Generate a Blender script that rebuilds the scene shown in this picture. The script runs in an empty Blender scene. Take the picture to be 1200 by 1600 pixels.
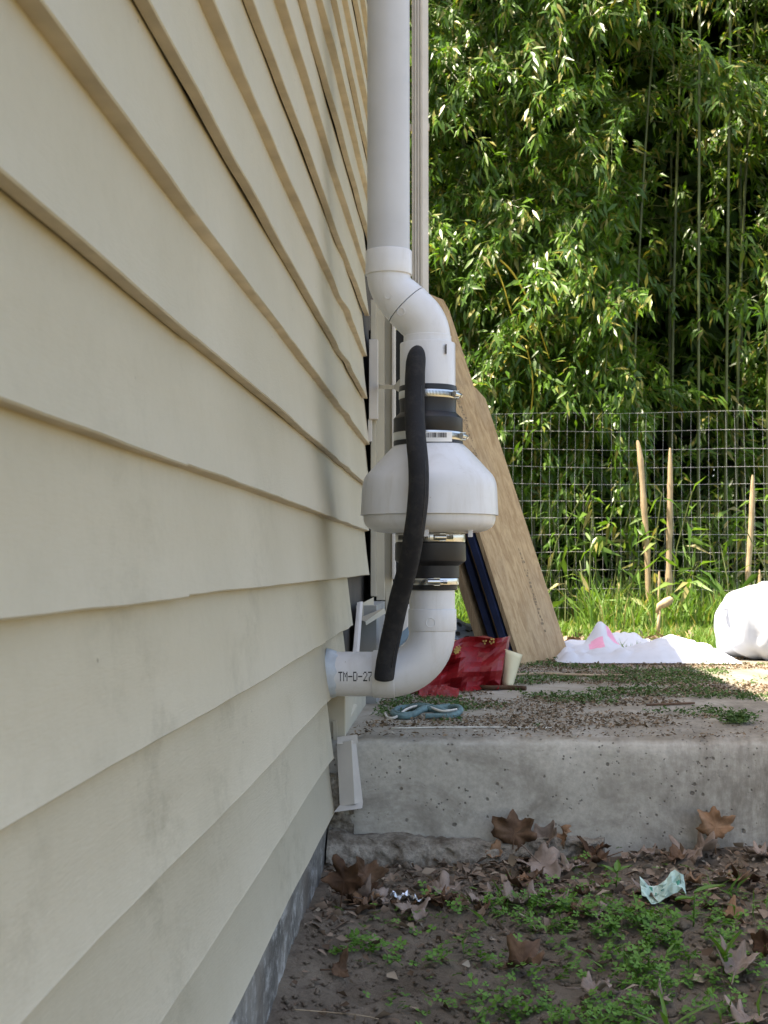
import bpy, math, random
import numpy as np
from mathutils import Vector, Matrix, noise

random.seed(7)
rng = np.random.default_rng(11)
scene = bpy.context.scene
R = math.radians

# ------------------------------------------------------------------ camera
FPX = 2200.0                 # focal length in pixels of the 1200 x 1600 photograph
CZ = 0.66                    # eye height above the soil
pitch = math.atan(82.0 / FPX)
yaw = math.atan(118.0 / FPX * math.cos(pitch))
cam_data = bpy.data.cameras.new('camera')
cam = bpy.data.objects.new('camera', cam_data)
scene.collection.objects.link(cam)
cam.location = (0, 0, CZ)
cam.rotation_euler = (math.pi / 2 + pitch, 0, yaw)
cam_data.sensor_fit = 'AUTO'
cam_data.sensor_width = 36.0
cam_data.lens = 36.0 * FPX / 1600.0
cam_data.clip_start = 0.02
cam_data.clip_end = 1000.0
cam_data.dof.use_dof = True
cam_data.dof.focus_distance = 2.72
cam_data.dof.aperture_fstop = 20.0
scene.camera = cam

# ------------------------------------------------------------------ sky, sun, exposure
LIGHT = Vector((0.96, 0.30, -2.70))          # direction the sunlight travels
sun_el = math.atan2(2.70, math.hypot(0.96, 0.30))
sun_az = math.atan2(-0.96, -0.30)
world = bpy.data.worlds.new('World')
scene.world = world
world.use_nodes = True
wn = world.node_tree.nodes
sky = wn.new('ShaderNodeTexSky')
sky.sky_type = 'NISHITA'
sky.sun_disc = False
sky.sun_elevation = sun_el
sky.sun_rotation = sun_az
sky.air_density = 0.8
sky.dust_density = 2.5
sky.ozone_density = 0.6
world.node_tree.links.new(sky.outputs[0], wn['Background'].inputs[0])
wn['Background'].inputs[1].default_value = 0.15
sun_data = bpy.data.lights.new('sun', 'SUN')
sun_data.energy = 5.0
sun_data.angle = R(0.53)
sun_data.color = (1.0, 0.95, 0.86)
sun = bpy.data.objects.new('sun', sun_data)
scene.collection.objects.link(sun)
sun.rotation_euler = LIGHT.to_track_quat('-Z', 'Y').to_euler()
sun.location = (-3, -2, 8)
vs = scene.view_settings
vs.view_transform = 'Standard'
vs.look = 'None'
vs.exposure = 1.86
vs.use_white_balance = True          # shade white balance, as the camera set it
vs.white_balance_temperature = 7450
vs.white_balance_tint = 10
vs.gamma = 1.0
vs.use_curve_mapping = False
cy = scene.cycles
cy.max_bounces = 6
cy.diffuse_bounces = 3
cy.glossy_bounces = 2
cy.transmission_bounces = 2

# ------------------------------------------------------------------ layout helpers
CM = cam.rotation_euler.to_matrix()


def P(px, py, Y):
    """world point at depth Y that the photograph shows at pixel (px, py)"""
    d = CM @ Vector(((px - 600.0) / FPX, -(py - 800.0) / FPX, -1.0))
    d *= Y / d.y
    return Vector((d.x, Y, CZ + d.z))


def PZ(px, py, Z):
    """world point at height Z seen at pixel (px, py)"""
    d = CM @ Vector(((px - 600.0) / FPX, -(py - 800.0) / FPX, -1.0))
    d *= (Z - CZ) / d.z
    return Vector((d.x, d.y, Z))


WALL = -0.25          # outer face of the siding
YP = 2.78             # depth of the vent pipe
YS = 2.85             # front face of the slab
ZS = CZ - 0.347       # top of the slab
YB = 5.38             # back edge of the slab
ZL = ZS - 0.012       # lawn level


def gz(x, y):
    """soil level in front of the slab"""
    return 0.085 * (y - 2.0) + 0.036 * math.exp(-max(0.0, x + 0.27) / 0.14) * max(0.0, min(1.0, (2.75 - y) / 0.4)) + 0.035 * max(0.0, min(1.0, (x - 0.1) / 0.5)) * max(0.0, min(1.0, (y - 2.2) / 0.6))


# ------------------------------------------------------------------ object helpers
COL = scene.collection


def tag(o, label=None, cat=None, group=None, kind=None):
    if label: o['label'] = label
    if cat: o['category'] = cat
    if group: o['group'] = group
    if kind: o['kind'] = kind
    return o


def empty(name, loc):
    o = bpy.data.objects.new(name, None)
    COL.objects.link(o)
    o.location = loc
    o.empty_display_size = 0.05
    return o


def world_loc(o):
    l = Vector(o.location)
    while o.parent:
        o = o.parent
        l += Vector(o.location)
    return l


class MB:
    """collects shapes in world coordinates and links them as one mesh object"""

    def __init__(s):
        s.v = []; s.f = []; s.m = []; s.sm = []

    def add(s, v, f, mi=0, smooth=False):
        b = len(s.v)
        s.v += [tuple(p) for p in v]
        for q in f:
            s.f.append(tuple(i + b for i in q)); s.m.append(mi); s.sm.append(smooth)
        return s

    def box(s, x0, x1, y0, y1, z0, z1, mi=0):
        v = [(x, y, z) for x in (x0, x1) for y in (y0, y1) for z in (z0, z1)]
        return s.add(v, [(0, 1, 3, 2), (4, 6, 7, 5), (0, 4, 5, 1), (2, 3, 7, 6), (0, 2, 6, 4), (1, 5, 7, 3)], mi)

    def prism(s, poly, d, mi=0):
        """closed polygon of world points pushed along the vector d"""
        n = len(poly); d = Vector(d)
        v = [Vector(p) for p in poly] + [Vector(p) + d for p in poly]
        f = [tuple(range(n))[::-1], tuple(range(n, 2 * n))]
        f += [(i, (i + 1) % n, n + (i + 1) % n, n + i) for i in range(n)]
        return s.add(v, f, mi)

    def tube(s, pts, rad, n=10, caps=True, mi=0, smooth=True, up=None):
        pts = [Vector(p) for p in pts]
        if not hasattr(rad, '__len__'): rad = [rad] * len(pts)
        vs_, fs = [], []
        prev = None
        for i, p in enumerate(pts):
            a = pts[max(i - 1, 0)]; b = pts[min(i + 1, len(pts) - 1)]
            t = (b - a).normalized() if (b - a).length > 1e-9 else Vector((0, 0, 1))
            if prev is None:
                u = Vector(up) if up else (Vector((0, 1, 0)) if abs(t.y) < 0.9 else Vector((1, 0, 0)))
            else:
                u = prev
            u = (u - t * u.dot(t)).normalized()
            w = t.cross(u); prev = u
            for k in range(n):
                an = 2 * math.pi * k / n
                vs_.append(p + (u * math.cos(an) + w * math.sin(an)) * rad[i])
        for i in range(len(pts) - 1):
            for k in range(n):
                k2 = (k + 1) % n
                fs.append((i * n + k, i * n + k2, (i + 1) * n + k2, (i + 1) * n + k))
        s.add(vs_, fs, mi, smooth)
        if caps:
            b = len(s.v) - len(vs_)
            s.f.append(tuple(b + k for k in range(n))[::-1]); s.m.append(mi); s.sm.append(False)
            e = b + (len(pts) - 1) * n
            s.f.append(tuple(e + k for k in range(n))); s.m.append(mi); s.sm.append(False)
        return s

    def lathe(s, rows, n=48, mi=0, caps=True, smooth=True):
        """rows of (centre point, radius): level rings stacked along z"""
        vs_, fs = [], []
        for c, r in rows:
            for k in range(n):
                an = 2 * math.pi * k / n
                vs_.append((c[0] + r * math.cos(an), c[1] + r * math.sin(an), c[2]))
        for i in range(len(rows) - 1):
            for k in range(n):
                k2 = (k + 1) % n
                fs.append((i * n + k, (i + 1) * n + k, (i + 1) * n + k2, i * n + k2))
        b = len(s.v)
        s.add(vs_, fs, mi, smooth)
        if caps:
            s.f.append(tuple(b + k for k in range(n))); s.m.append(mi); s.sm.append(False)
            e = b + (len(rows) - 1) * n
            s.f.append(tuple(e + k for k in range(n))[::-1]); s.m.append(mi); s.sm.append(False)
        return s

    def grid(s, fn, nu, nv, mi=0, smooth=True):
        v = [fn(i / nu, j / nv) for j in range(nv + 1) for i in range(nu + 1)]
        f = [(j * (nu + 1) + i, j * (nu + 1) + i + 1, (j + 1) * (nu + 1) + i + 1, (j + 1) * (nu + 1) + i)
             for j in range(nv) for i in range(nu)]
        return s.add(v, f, mi, smooth)

    def build(s, name, mats, parent=None, loc=None, sharp=None, bevel=None):
        me = bpy.data.meshes.new(name)
        if parent is not None:
            o0 = world_loc(parent) + (Vector(loc) if loc else Vector((0, 0, 0)))
        else:
            o0 = Vector(loc) if loc else Vector((0, 0, 0))
        me.from_pydata([(p[0] - o0.x, p[1] - o0.y, p[2] - o0.z) for p in s.v], [], s.f)
        if not isinstance(mats, (list, tuple)): mats = [mats]
        for m in mats: me.materials.append(m)
        me.polygons.foreach_set('material_index', s.m)
        me.polygons.foreach_set('use_smooth', s.sm)
        me.update()
        if sharp: me.set_sharp_from_angle(angle=R(sharp))
        o = bpy.data.objects.new(name, me)
        COL.objects.link(o)
        o.parent = parent
        if loc: o.location = loc
        if bevel:
            b = o.modifiers.new('bevel', 'BEVEL'); b.width = bevel; b.segments = 2; b.limit_method = 'ANGLE'
        return o


def np_mesh(name, V, F, mat, parent=None, loc=(0, 0, 0), mi=None, smooth=False):
    """V (n,3) array, F (m,k) array of equal-sized faces"""
    me = bpy.data.meshes.new(name)
    V = np.asarray(V, dtype=np.float32) - np.asarray(loc, dtype=np.float32)
    F = np.asarray(F, dtype=np.int32)
    m, k = F.shape
    me.vertices.add(len(V)); me.vertices.foreach_set('co', V.ravel())
    me.loops.add(m * k); me.loops.foreach_set('vertex_index', F.ravel())
    me.polygons.add(m)
    me.polygons.foreach_set('loop_start', np.arange(0, m * k, k, dtype=np.int32))
    if not isinstance(mat, (list, tuple)): mat = [mat]
    for q in mat: me.materials.append(q)
    if mi is not None: me.polygons.foreach_set('material_index', np.asarray(mi, dtype=np.int32))
    if smooth: me.polygons.foreach_set('use_smooth', np.ones(m, dtype=bool))
    me.update(calc_edges=True)
    me.validate()
    o = bpy.data.objects.new(name, me)
    COL.objects.link(o)
    if parent is None:
        o.location = loc
    else:
        o.parent = parent
    return o


def nz(x, y, z=0.0):
    return noise.noise(Vector((x, y, z)))


def fbm(x, y, z=0.0, o=3):
    return sum(noise.noise(Vector((x * 2 ** i, y * 2 ** i, z + 7.3 * i))) / 2 ** i for i in range(o))


# ------------------------------------------------------------------ materials
class NT:
    def __init__(s, name):
        s.m = bpy.data.materials.new(name); s.m.use_nodes = True
        s.n = s.m.node_tree.nodes; s.l = s.m.node_tree.links
        s.b = s.n['Principled BSDF']; s.out = s.n['Material Output']
        s.tc = s.n.new('ShaderNodeTexCoord')

    def link(s, a, b): s.l.new(a, b)

    def coord(s, scale=(1, 1, 1), which='Object', rot=(0, 0, 0)):
        mp = s.n.new('ShaderNodeMapping')
        mp.inputs['Scale'].default_value = scale
        mp.inputs['Rotation'].default_value = rot
        s.link(s.tc.outputs[which], mp.inputs['Vector'])
        return mp.outputs[0]

    def noise(s, scale, vec=None, detail=4, rough=0.55, dist=0.0):
        t = s.n.new('ShaderNodeTexNoise')
        t.inputs['Scale'].default_value = scale; t.inputs['Detail'].default_value = detail
        t.inputs['Roughness'].default_value = rough; t.inputs['Distortion'].default_value = dist
        if vec is None: vec = s.tc.outputs['Object']
        s.link(vec, t.inputs['Vector'])
        return t.outputs['Fac']

    def voronoi(s, scale, vec=None, feature='F1'):
        t = s.n.new('ShaderNodeTexVoronoi'); t.feature = feature
        t.inputs['Scale'].default_value = scale
        if vec is None: vec = s.tc.outputs['Object']
        s.link(vec, t.inputs['Vector'])
        return t.outputs['Distance']

    def ramp(s, fac, stops):
        r = s.n.new('ShaderNodeValToRGB')
        e = r.color_ramp.elements
        while len(e) < len(stops): e.new(0.5)
        for i, (p, c) in enumerate(stops):
            e[i].position = p
            e[i].color = (c, c, c, 1) if not hasattr(c, '__len__') else (*c, 1)
        s.link(fac, r.inputs[0])
        return r.outputs[0]

    def mix(s, fac, a, b, mode='MIX'):
        x = s.n.new('ShaderNodeMix'); x.data_type = 'RGBA'; x.blend_type = mode
        for sock, val in ((x.inputs[0], fac), (x.inputs[6], a), (x.inputs[7], b)):
            if isinstance(val, bpy.types.NodeSocket): s.link(val, sock)
            elif hasattr(val, '__len__'): sock.default_value = (*val, 1)
            else: sock.default_value = val
        return x.outputs[2]

    def math(s, op, a, b=0.0):
        x = s.n.new('ShaderNodeMath'); x.operation = op
        for sock, val in ((x.inputs[0], a), (x.inputs[1], b)):
            if isinstance(val, bpy.types.NodeSocket): s.link(val, sock)
            else: sock.default_value = val
        return x.outputs[0]

    def bump(s, h, strength=0.3, dist=0.002, normal=None):
        b = s.n.new('ShaderNodeBump')
        b.inputs['Strength'].default_value = strength; b.inputs['Distance'].default_value = dist
        s.link(h, b.inputs['Height'])
        if normal: s.link(normal, b.inputs['Normal'])
        return b.outputs[0]

    def done(s, col=None, rough=0.6, normal=None, spec=0.5, metal=0.0):
        if col is not None:
            if isinstance(col, bpy.types.NodeSocket): s.link(col, s.b.inputs['Base Color'])
            else: s.b.inputs['Base Color'].default_value = (*col, 1)
        if isinstance(rough, bpy.types.NodeSocket): s.link(rough, s.b.inputs['Roughness'])
        else: s.b.inputs['Roughness'].default_value = rough
        s.b.inputs['Specular IOR Level'].default_value = spec
        s.b.inputs['Metallic'].default_value = metal
        if normal: s.link(normal, s.b.inputs['Normal'])
        return s.m


def simple(name, col, rough=0.6, var=0.12, scale=30, bump=0.0, bscale=120, spec=0.4, metal=0.0, bdist=0.002):
    t = NT(name)
    n = t.noise(scale, detail=5)
    c = t.mix(t.ramp(n, [(0.3, 0.0), (0.7, 1.0)]), tuple(x * (1 - var) for x in col), tuple(min(1, x * (1 + var)) for x in col))
    nm = t.bump(t.noise(bscale, detail=3), bump, bdist) if bump else None
    return t.done(c, rough, nm, spec, metal)


def leafy(name, c0, c1, trans=0.35, rough=0.4, spec=0.5, c2=None, tcol=None):
    """thin leaf: gloss over a mix of reflection and light passing through, hue varies from leaf to leaf"""
    t = NT(name)
    geo = t.n.new('ShaderNodeNewGeometry')
    stops = [(0.0, c0), (0.8, c1)] + ([(0.93, c2)] if c2 else [])
    col = t.ramp(geo.outputs['Random Per Island'], stops)
    t.done(col, rough, None, spec)
    tr = t.n.new('ShaderNodeBsdfTranslucent')
    tc = t.mix(1.0, col, tcol or (1.3, 1.35, 0.6), 'MULTIPLY')
    t.link(tc, tr.inputs['Color'])
    mx = t.n.new('ShaderNodeMixShader'); mx.inputs[0].default_value = trans
    t.link(t.b.outputs[0], mx.inputs[1]); t.link(tr.outputs[0], mx.inputs[2])
    t.link(mx.outputs[0], t.out.inputs['Surface'])
    return t.m


def mat_siding():
    t = NT('vinyl_siding')
    geo = t.n.new('ShaderNodeNewGeometry')
    mp = t.n.new('ShaderNodeMapping'); t.link(geo.outputs['Position'], mp.inputs['Vector'])
    pos = mp.outputs[0]
    mg = t.n.new('ShaderNodeMapping'); mg.inputs['Scale'].default_value = (1, 0.16, 1.3)
    t.link(geo.outputs['Position'], mg.inputs['Vector'])
    grain = t.noise(330, mg.outputs[0], 4, 0.6)
    fade = t.noise(2.2, pos, 3)
    col = t.mix(t.ramp(fade, [(0.3, 0.0), (0.7, 1.0)]), (0.448, 0.405, 0.298), (0.508, 0.463, 0.352))
    # green-grey algae smudges, rubbed into short upright streaks
    ms = t.n.new('ShaderNodeMapping'); ms.inputs['Scale'].default_value = (1, 0.55, 1.0)
    t.link(geo.outputs['Position'], ms.inputs['Vector'])
    broad = t.ramp(t.noise(3.1, pos, 2), [(0.46, 0.0), (0.62, 1.0)])
    streak = t.ramp(t.noise(19, ms.outputs[0], 8, 0.78), [(0.47, 0.0), (0.68, 1.0)])
    sep = t.n.new('ShaderNodeSeparateXYZ'); t.link(geo.outputs['Position'], sep.inputs[0])
    low = t.ramp(sep.outputs['Z'], [(0.45, 1.0), (0.85, 0.15)])
    f = t.math('MULTIPLY', t.math('MULTIPLY', broad, streak), t.math('MULTIPLY', low, 0.5))
    col = t.mix(f, col, (0.20, 0.178, 0.115))
    # fine dirt film and fly specks
    film = t.ramp(t.noise(60, pos, 5, 0.7), [(0.45, 0.0), (0.8, 1.0)])
    col = t.mix(t.math('MULTIPLY', film, 0.22), col, (0.36, 0.32, 0.22))
    spk = t.ramp(t.voronoi(26, pos), [(0.035, 1.0), (0.055, 0.0)])
    keep = t.ramp(t.noise(9, pos, 2), [(0.56, 0.0), (0.60, 1.0)])
    col = t.mix(t.math('MULTIPLY', t.math('MULTIPLY', spk, keep), 0.8), col, (0.06, 0.05, 0.035))
    nm = t.bump(grain, 0.36, 0.0014)
    return t.done(col, 0.50, nm, 0.35)


def mat_pvc():
    t = NT('white_pvc')
    n = t.noise(14, detail=5)
    col = t.mix(t.ramp(n, [(0.35, 0.0), (0.75, 1.0)]), (0.70, 0.70, 0.71), (0.64, 0.635, 0.63))
    sp = t.ramp(t.voronoi(38), [(0.03, 1.0), (0.06, 0.0)])
    keep = t.ramp(t.noise(13, detail=1), [(0.60, 0.0), (0.63, 1.0)])
    col = t.mix(t.math('MULTIPLY', t.math('MULTIPLY', sp, keep), 0.6), col, (0.25, 0.22, 0.18))
    gr = t.ramp(t.noise(9, t.coord((3.5, 3.5, 0.7)), 6, 0.7, 0.4), [(0.50, 0.0), (0.74, 1.0)])
    col = t.mix(t.math('MULTIPLY', gr, 0.30), col, (0.42, 0.385, 0.32))
    sc2 = t.ramp(t.noise(55, t.coord((1, 1, 5)), 3, 0.6), [(0.66, 0.0), (0.74, 1.0)])
    col = t.mix(t.math('MULTIPLY', sc2, 0.25), col, (0.45, 0.43, 0.40))
    nm = t.bump(t.noise(45, detail=4), 0.05, 0.002)
    return t.done(col, t.ramp(gr, [(0.0, 0.32), (1.0, 0.6)]), nm, 0.45)


def mat_concrete():
    t = NT('old_concrete')
    big = t.noise(3.0, detail=6, rough=0.62)
    col = t.mix(t.ramp(big, [(0.34, 0.0), (0.66, 1.0)]), (0.43, 0.405, 0.345), (0.57, 0.54, 0.47))
    fine = t.noise(90, detail=6, rough=0.7)
    col = t.mix(t.math('MULTIPLY', t.ramp(fine, [(0.35, 1.0), (0.65, 0.0)]), 0.35), col, (0.16, 0.15, 0.13))
    # damp brown stains
    st = t.ramp(t.noise(4.3, t.coord((1, 1, 1.6)), 5, 0.7, 0.6), [(0.52, 0.0), (0.70, 1.0)])
    col = t.mix(t.math('MULTIPLY', st, 0.55), col, (0.13, 0.11, 0.085))
    alg = t.ramp(t.noise(7.7, detail=5, rough=0.7), [(0.56, 0.0), (0.75, 1.0)])
    col = t.mix(t.math('MULTIPLY', alg, 0.35), col, (0.14, 0.14, 0.075))
    geo = t.n.new('ShaderNodeNewGeometry')
    sep = t.n.new('ShaderNodeSeparateXYZ'); t.link(geo.outputs['Normal'], sep.inputs[0])
    topf = t.ramp(sep.outputs['Z'], [(0.6, 0.0), (0.9, 1.0)])
    gn = t.ramp(t.noise(6.0, detail=7, rough=0.75), [(0.30, 0.15), (0.62, 0.95)])
    col = t.mix(t.math('MULTIPLY', topf, gn), col, (0.235, 0.205, 0.155))
    sp = t.n.new('ShaderNodeSeparateXYZ'); t.link(geo.outputs['Position'], sp.inputs[0])
    right = t.ramp(sp.outputs['X'], [(0.22, 0.0), (0.62, 1.0)])
    drip = t.ramp(t.noise(7, t.coord((3, 1, 0.8)), 6, 0.75), [(0.36, 0.0), (0.62, 1.0)])
    col = t.mix(t.math('MULTIPLY', t.math('MULTIPLY', right, drip), 0.75), col, (0.125, 0.105, 0.082))
    # air holes
    v = t.math('ADD', t.voronoi(34, t.coord((1, 1, 1))), t.math('MULTIPLY', t.math('SUBTRACT', t.noise(60, detail=3), 0.45), 0.35))
    keep = t.ramp(t.noise(11, detail=2), [(0.50, 0.0), (0.56, 1.0)])
    hole = t.math('MULTIPLY', t.ramp(v, [(0.10, 1.0), (0.17, 0.0)]), keep)
    v2 = t.math('ADD', t.voronoi(95), t.math('MULTIPLY', t.math('SUBTRACT', t.noise(130, detail=3), 0.45), 0.5))
    keep2 = t.ramp(t.noise(17, detail=2), [(0.53, 0.0), (0.58, 1.0)])
    hole2 = t.math('MULTIPLY', t.ramp(v2, [(0.14, 1.0), (0.24, 0.0)]), keep2)
    h = t.math('MAXIMUM', hole, hole2)
    col = t.mix(t.math('MULTIPLY', h, 0.7), col, (0.08, 0.068, 0.055))
    height = t.math('SUBTRACT', t.math('MULTIPLY', fine, 0.25), h)
    nm = t.bump(height, 0.6, 0.004)
    return t.done(col, 0.85, nm, 0.25)


def mat_rubble():
    t = NT('rubble_concrete')
    a = t.noise(22, detail=6, rough=0.7)
    col = t.mix(t.ramp(a, [(0.36, 0.0), (0.62, 1.0)]), (0.12, 0.095, 0.070), (0.37, 0.335, 0.275))
    b = t.noise(120, detail=5, rough=0.7)
    col = t.mix(t.ramp(b, [(0.45, 0.0), (0.7, 0.6)]), col, (0.10, 0.085, 0.065))
    nm = t.bump(t.math('ADD', a, t.math('MULTIPLY', b, 0.5)), 0.9, 0.012)
    return t.done(col, 0.9, nm, 0.2)


def mat_soil():
    t = NT('damp_soil')
    a = t.noise(9, detail=8, rough=0.7)
    col = t.mix(t.ramp(a, [(0.32, 0.0), (0.68, 1.0)]), (0.205, 0.160, 0.115), (0.38, 0.31, 0.235))
    b = t.noise(140, detail=5, rough=0.7)
    col = t.mix(t.ramp(b, [(0.5, 0.0), (0.72, 0.55)]), col, (0.20, 0.155, 0.115))
    v = t.ramp(t.voronoi(160), [(0.12, 1.0), (0.2, 0.0)])
    k = t.ramp(t.noise(30, detail=2), [(0.58, 0.0), (0.62, 1.0)])
    col = t.mix(t.math('MULTIPLY', v, k), col, (0.33, 0.30, 0.26))
    nm = t.bump(t.noise(70, detail=8, rough=0.8), 1.0, 0.02)
    return t.done(col, 0.95, nm, 0.15)


def mat_lawn():
    t = NT('lawn_earth')
    a = t.noise(2.5, detail=6, rough=0.65)
    col = t.mix(t.ramp(a, [(0.40, 0.0), (0.60, 1.0)]), (0.055, 0.085, 0.022), (0.20, 0.135, 0.075))
    b = t.noise(60, detail=4)
    col = t.mix(t.ramp(b, [(0.4, 0.0), (0.7, 0.4)]), col, (0.30, 0.22, 0.13))
    nm = t.bump(t.noise(40, detail=6), 0.8, 0.02)
    return t.done(col, 0.95, nm, 0.1)


def mat_wood(name, c0, c1, axis, sc=7.0, dark=(0.12, 0.075, 0.04)):
    """veneer whose grain runs along the object's axis (0 x, 1 y, 2 z)"""
    t = NT(name)
    s = [sc, sc, sc]; s[axis] = sc * 0.06
    g = t.noise(4.0, t.coord(s), 6, 0.65, 1.4)
    col = t.mix(t.ramp(g, [(0.40, 0.0), (0.60, 1.0)]), c0, c1)
    g2 = t.noise(24, t.coord(s), 4, 0.6)
    col = t.mix(t.ramp(g2, [(0.52, 0.0), (0.78, 0.5)]), col, dark)
    st = t.ramp(t.noise(3, detail=4), [(0.5, 0.0), (0.75, 0.3)])
    col = t.mix(st, col, (0.26, 0.22, 0.17))
    return t.done(col, 0.75, t.bump(g2, 0.25, 0.0015), 0.25)


def mat_foundation():
    t = NT('painted_foundation')
    ms = t.coord((1, 0.4, 0.9))
    col = t.mix(t.ramp(t.noise(14, ms, 6, 0.7), [(0.40, 0.0), (0.60, 1.0)]), (0.115, 0.107, 0.093), (0.25, 0.235, 0.205))
    st = t.ramp(t.noise(26, t.coord((1, 0.6, 0.8)), 6, 0.75), [(0.50, 0.0), (0.64, 1.0)])
    col = t.mix(t.math('MULTIPLY', st, 0.8), col, (0.50, 0.49, 0.46))
    br = t.ramp(t.noise(6, detail=4), [(0.5, 0.0), (0.7, 0.6)])
    col = t.mix(br, col, (0.16, 0.13, 0.10))
    return t.done(col, 0.8, t.bump(t.noise(80, detail=5), 0.5, 0.004), 0.25)


M = {}
M['siding'] = mat_siding()
M['siding_under'] = simple('bounce_tinted_lap_edge', (0.52, 0.45, 0.345), 0.6, 0.16, 14, 0.1, 90)  # warm bounce light on the lap undersides, painted into the colour
M['pvc'] = mat_pvc()
M['concrete'] = mat_concrete()
M['soil'] = mat_soil()
M['rubble'] = mat_rubble()
M['lawn'] = mat_lawn()
M['foundation'] = mat_foundation()
M['trim'] = simple('white_trim', (0.54, 0.51, 0.465), 0.5, 0.08, 12, 0.05)
M['trim_cream'] = simple('cream_trim', (0.47, 0.435, 0.34), 0.55, 0.08, 10, 0.05)
M['sheathing'] = simple('dark_sheathing', (0.075, 0.066, 0.055), 0.9, 0.25, 8, 0.2)
M['board_grey'] = simple('grey_board', (0.29, 0.29, 0.27), 0.8, 0.15, 12, 0.1)
M['roof'] = simple('roof_shingle', (0.10, 0.09, 0.085), 0.9, 0.25, 14, 0.3)
M['rubber'] = simple('black_rubber', (0.012, 0.012, 0.014), 0.45, 0.2, 25, 0.06, spec=0.4)
def mat_foam():
    t = NT('black_foam')
    d = t.ramp(t.noise(34, detail=6, rough=0.75), [(0.48, 0.0), (0.78, 1.0)])
    col = t.mix(t.math('MULTIPLY', d, 0.55), (0.016, 0.016, 0.018), (0.070, 0.066, 0.060))
    return t.done(col, 0.75, t.bump(t.noise(260, detail=3), 0.3, 0.002), 0.25)


M['foam'] = mat_foam()
M['steel'] = simple('clamp_steel', (0.62, 0.62, 0.61), 0.28, 0.08, 60, 0.05, metal=1.0)
M['ink'] = simple('black_ink', (0.02, 0.02, 0.025), 0.6, 0.1, 40)
M['label'] = simple('paper_label', (0.78, 0.78, 0.77), 0.6, 0.04, 40)
M['caulk'] = simple('blue_grey_caulk', (0.45, 0.50, 0.54), 0.45, 0.15, 30, 0.4, 45)
M['ply'] = mat_wood('plywood_face', (0.45, 0.325, 0.180), (0.31, 0.205, 0.105), 2, 7.0)
M['ply_edge'] = mat_wood('plywood_edge', (0.40, 0.29, 0.17), (0.24, 0.16, 0.09), 2, 16)
M['navy'] = simple('navy_laminate', (0.016, 0.024, 0.060), 0.45, 0.3, 16, 0.1)
M['charcoal'] = simple('charcoal_fill', (0.018, 0.018, 0.016), 0.8, 0.3, 16, 0.2)
M['red'] = simple('red_foil_paper', (0.21, 0.008, 0.011), 0.42, 0.25, 18, 0.25, 40, spec=0.3)
M['gold'] = simple('gold_print', (0.48, 0.32, 0.09), 0.4, 0.2, 60)
M['cream_paper'] = simple('cream_paper', (0.66, 0.60, 0.40), 0.8, 0.08, 14, 0.1)
M['rope'] = simple('teal_rope', (0.11, 0.19, 0.195), 0.7, 0.3, 90, 0.5, 220)
M['cord'] = simple('white_cord', (0.62, 0.60, 0.53), 0.8, 0.15, 90, 0.3)
M['stick'] = mat_wood('dry_stick', (0.42, 0.33, 0.22), (0.26, 0.19, 0.12), 0, 30)
M['cane'] = mat_wood('cut_cane', (0.52, 0.40, 0.25), (0.36, 0.26, 0.15), 2, 24)
M['cloth'] = simple('white_cloth', (0.53, 0.56, 0.62), 0.85, 0.05, 10, 0.3, 40)
M['pink'] = simple('pink_print', (0.72, 0.33, 0.47), 0.8, 0.12, 22)
M['spotted'] = simple('pale_blue_cloth', (0.50, 0.58, 0.68), 0.85, 0.1, 10)
M['spot'] = simple('dark_spot', (0.08, 0.075, 0.07), 0.8, 0.2, 30)
M['blue_strip'] = simple('blue_plastic', (0.20, 0.30, 0.40), 0.5, 0.15, 20)
M['wrapper'] = simple('green_wrapper', (0.42, 0.57, 0.50), 0.35, 0.18, 40, 0.3)
M['foil'] = simple('crumpled_foil', (0.72, 0.74, 0.78), 0.25, 0.1, 30, 0.3, metal=0.85)
M['wire'] = simple('galvanised_wire', (0.45, 0.455, 0.455), 0.42, 0.12, 20, metal=0.25)
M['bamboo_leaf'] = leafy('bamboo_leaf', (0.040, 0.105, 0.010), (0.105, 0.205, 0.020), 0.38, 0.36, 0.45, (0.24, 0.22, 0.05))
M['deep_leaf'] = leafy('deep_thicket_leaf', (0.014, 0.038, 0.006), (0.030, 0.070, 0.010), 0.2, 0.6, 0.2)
M['culm'] = simple('bamboo_culm', (0.075, 0.095, 0.028), 0.4, 0.3, 6)
M['culm_yellow'] = simple('yellow_culm', (0.55, 0.42, 0.05), 0.4, 0.15, 8)
M['grass'] = leafy('grass_blade', (0.065, 0.145, 0.020), (0.135, 0.235, 0.040), 0.35, 0.5, 0.35, (0.33, 0.29, 0.12))
M['clover'] = leafy('clover_leaf', (0.075, 0.185, 0.026), (0.130, 0.270, 0.045), 0.25, 0.55, 0.3)
M['weed'] = leafy('weed_leaf', (0.075, 0.17, 0.025), (0.12, 0.24, 0.035), 0.3, 0.45, 0.4)
M['litter'] = leafy('leaf_litter', (0.095, 0.062, 0.040), (0.27, 0.20, 0.145), 0.05, 0.85, 0.15, (0.33, 0.27, 0.20), (1, 0.8, 0.6))
M['debris'] = leafy('slab_debris', (0.085, 0.060, 0.038), (0.25, 0.18, 0.115), 0.05, 0.85, 0.15, (0.36, 0.33, 0.26), (1, 0.8, 0.6))
M['moss'] = leafy('green_debris', (0.035, 0.075, 0.020), (0.095, 0.160, 0.050), 0.15, 0.7, 0.2)


def mat_dryleaf(name, c0, c1):
    t = NT(name)
    n = t.noise(28, detail=5, rough=0.65)
    col = t.mix(t.ramp(n, [(0.33, 0.0), (0.68, 1.0)]), c0, c1)
    return t.done(col, 0.75, t.bump(t.noise(70, detail=3), 0.4, 0.003), 0.25)


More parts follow.
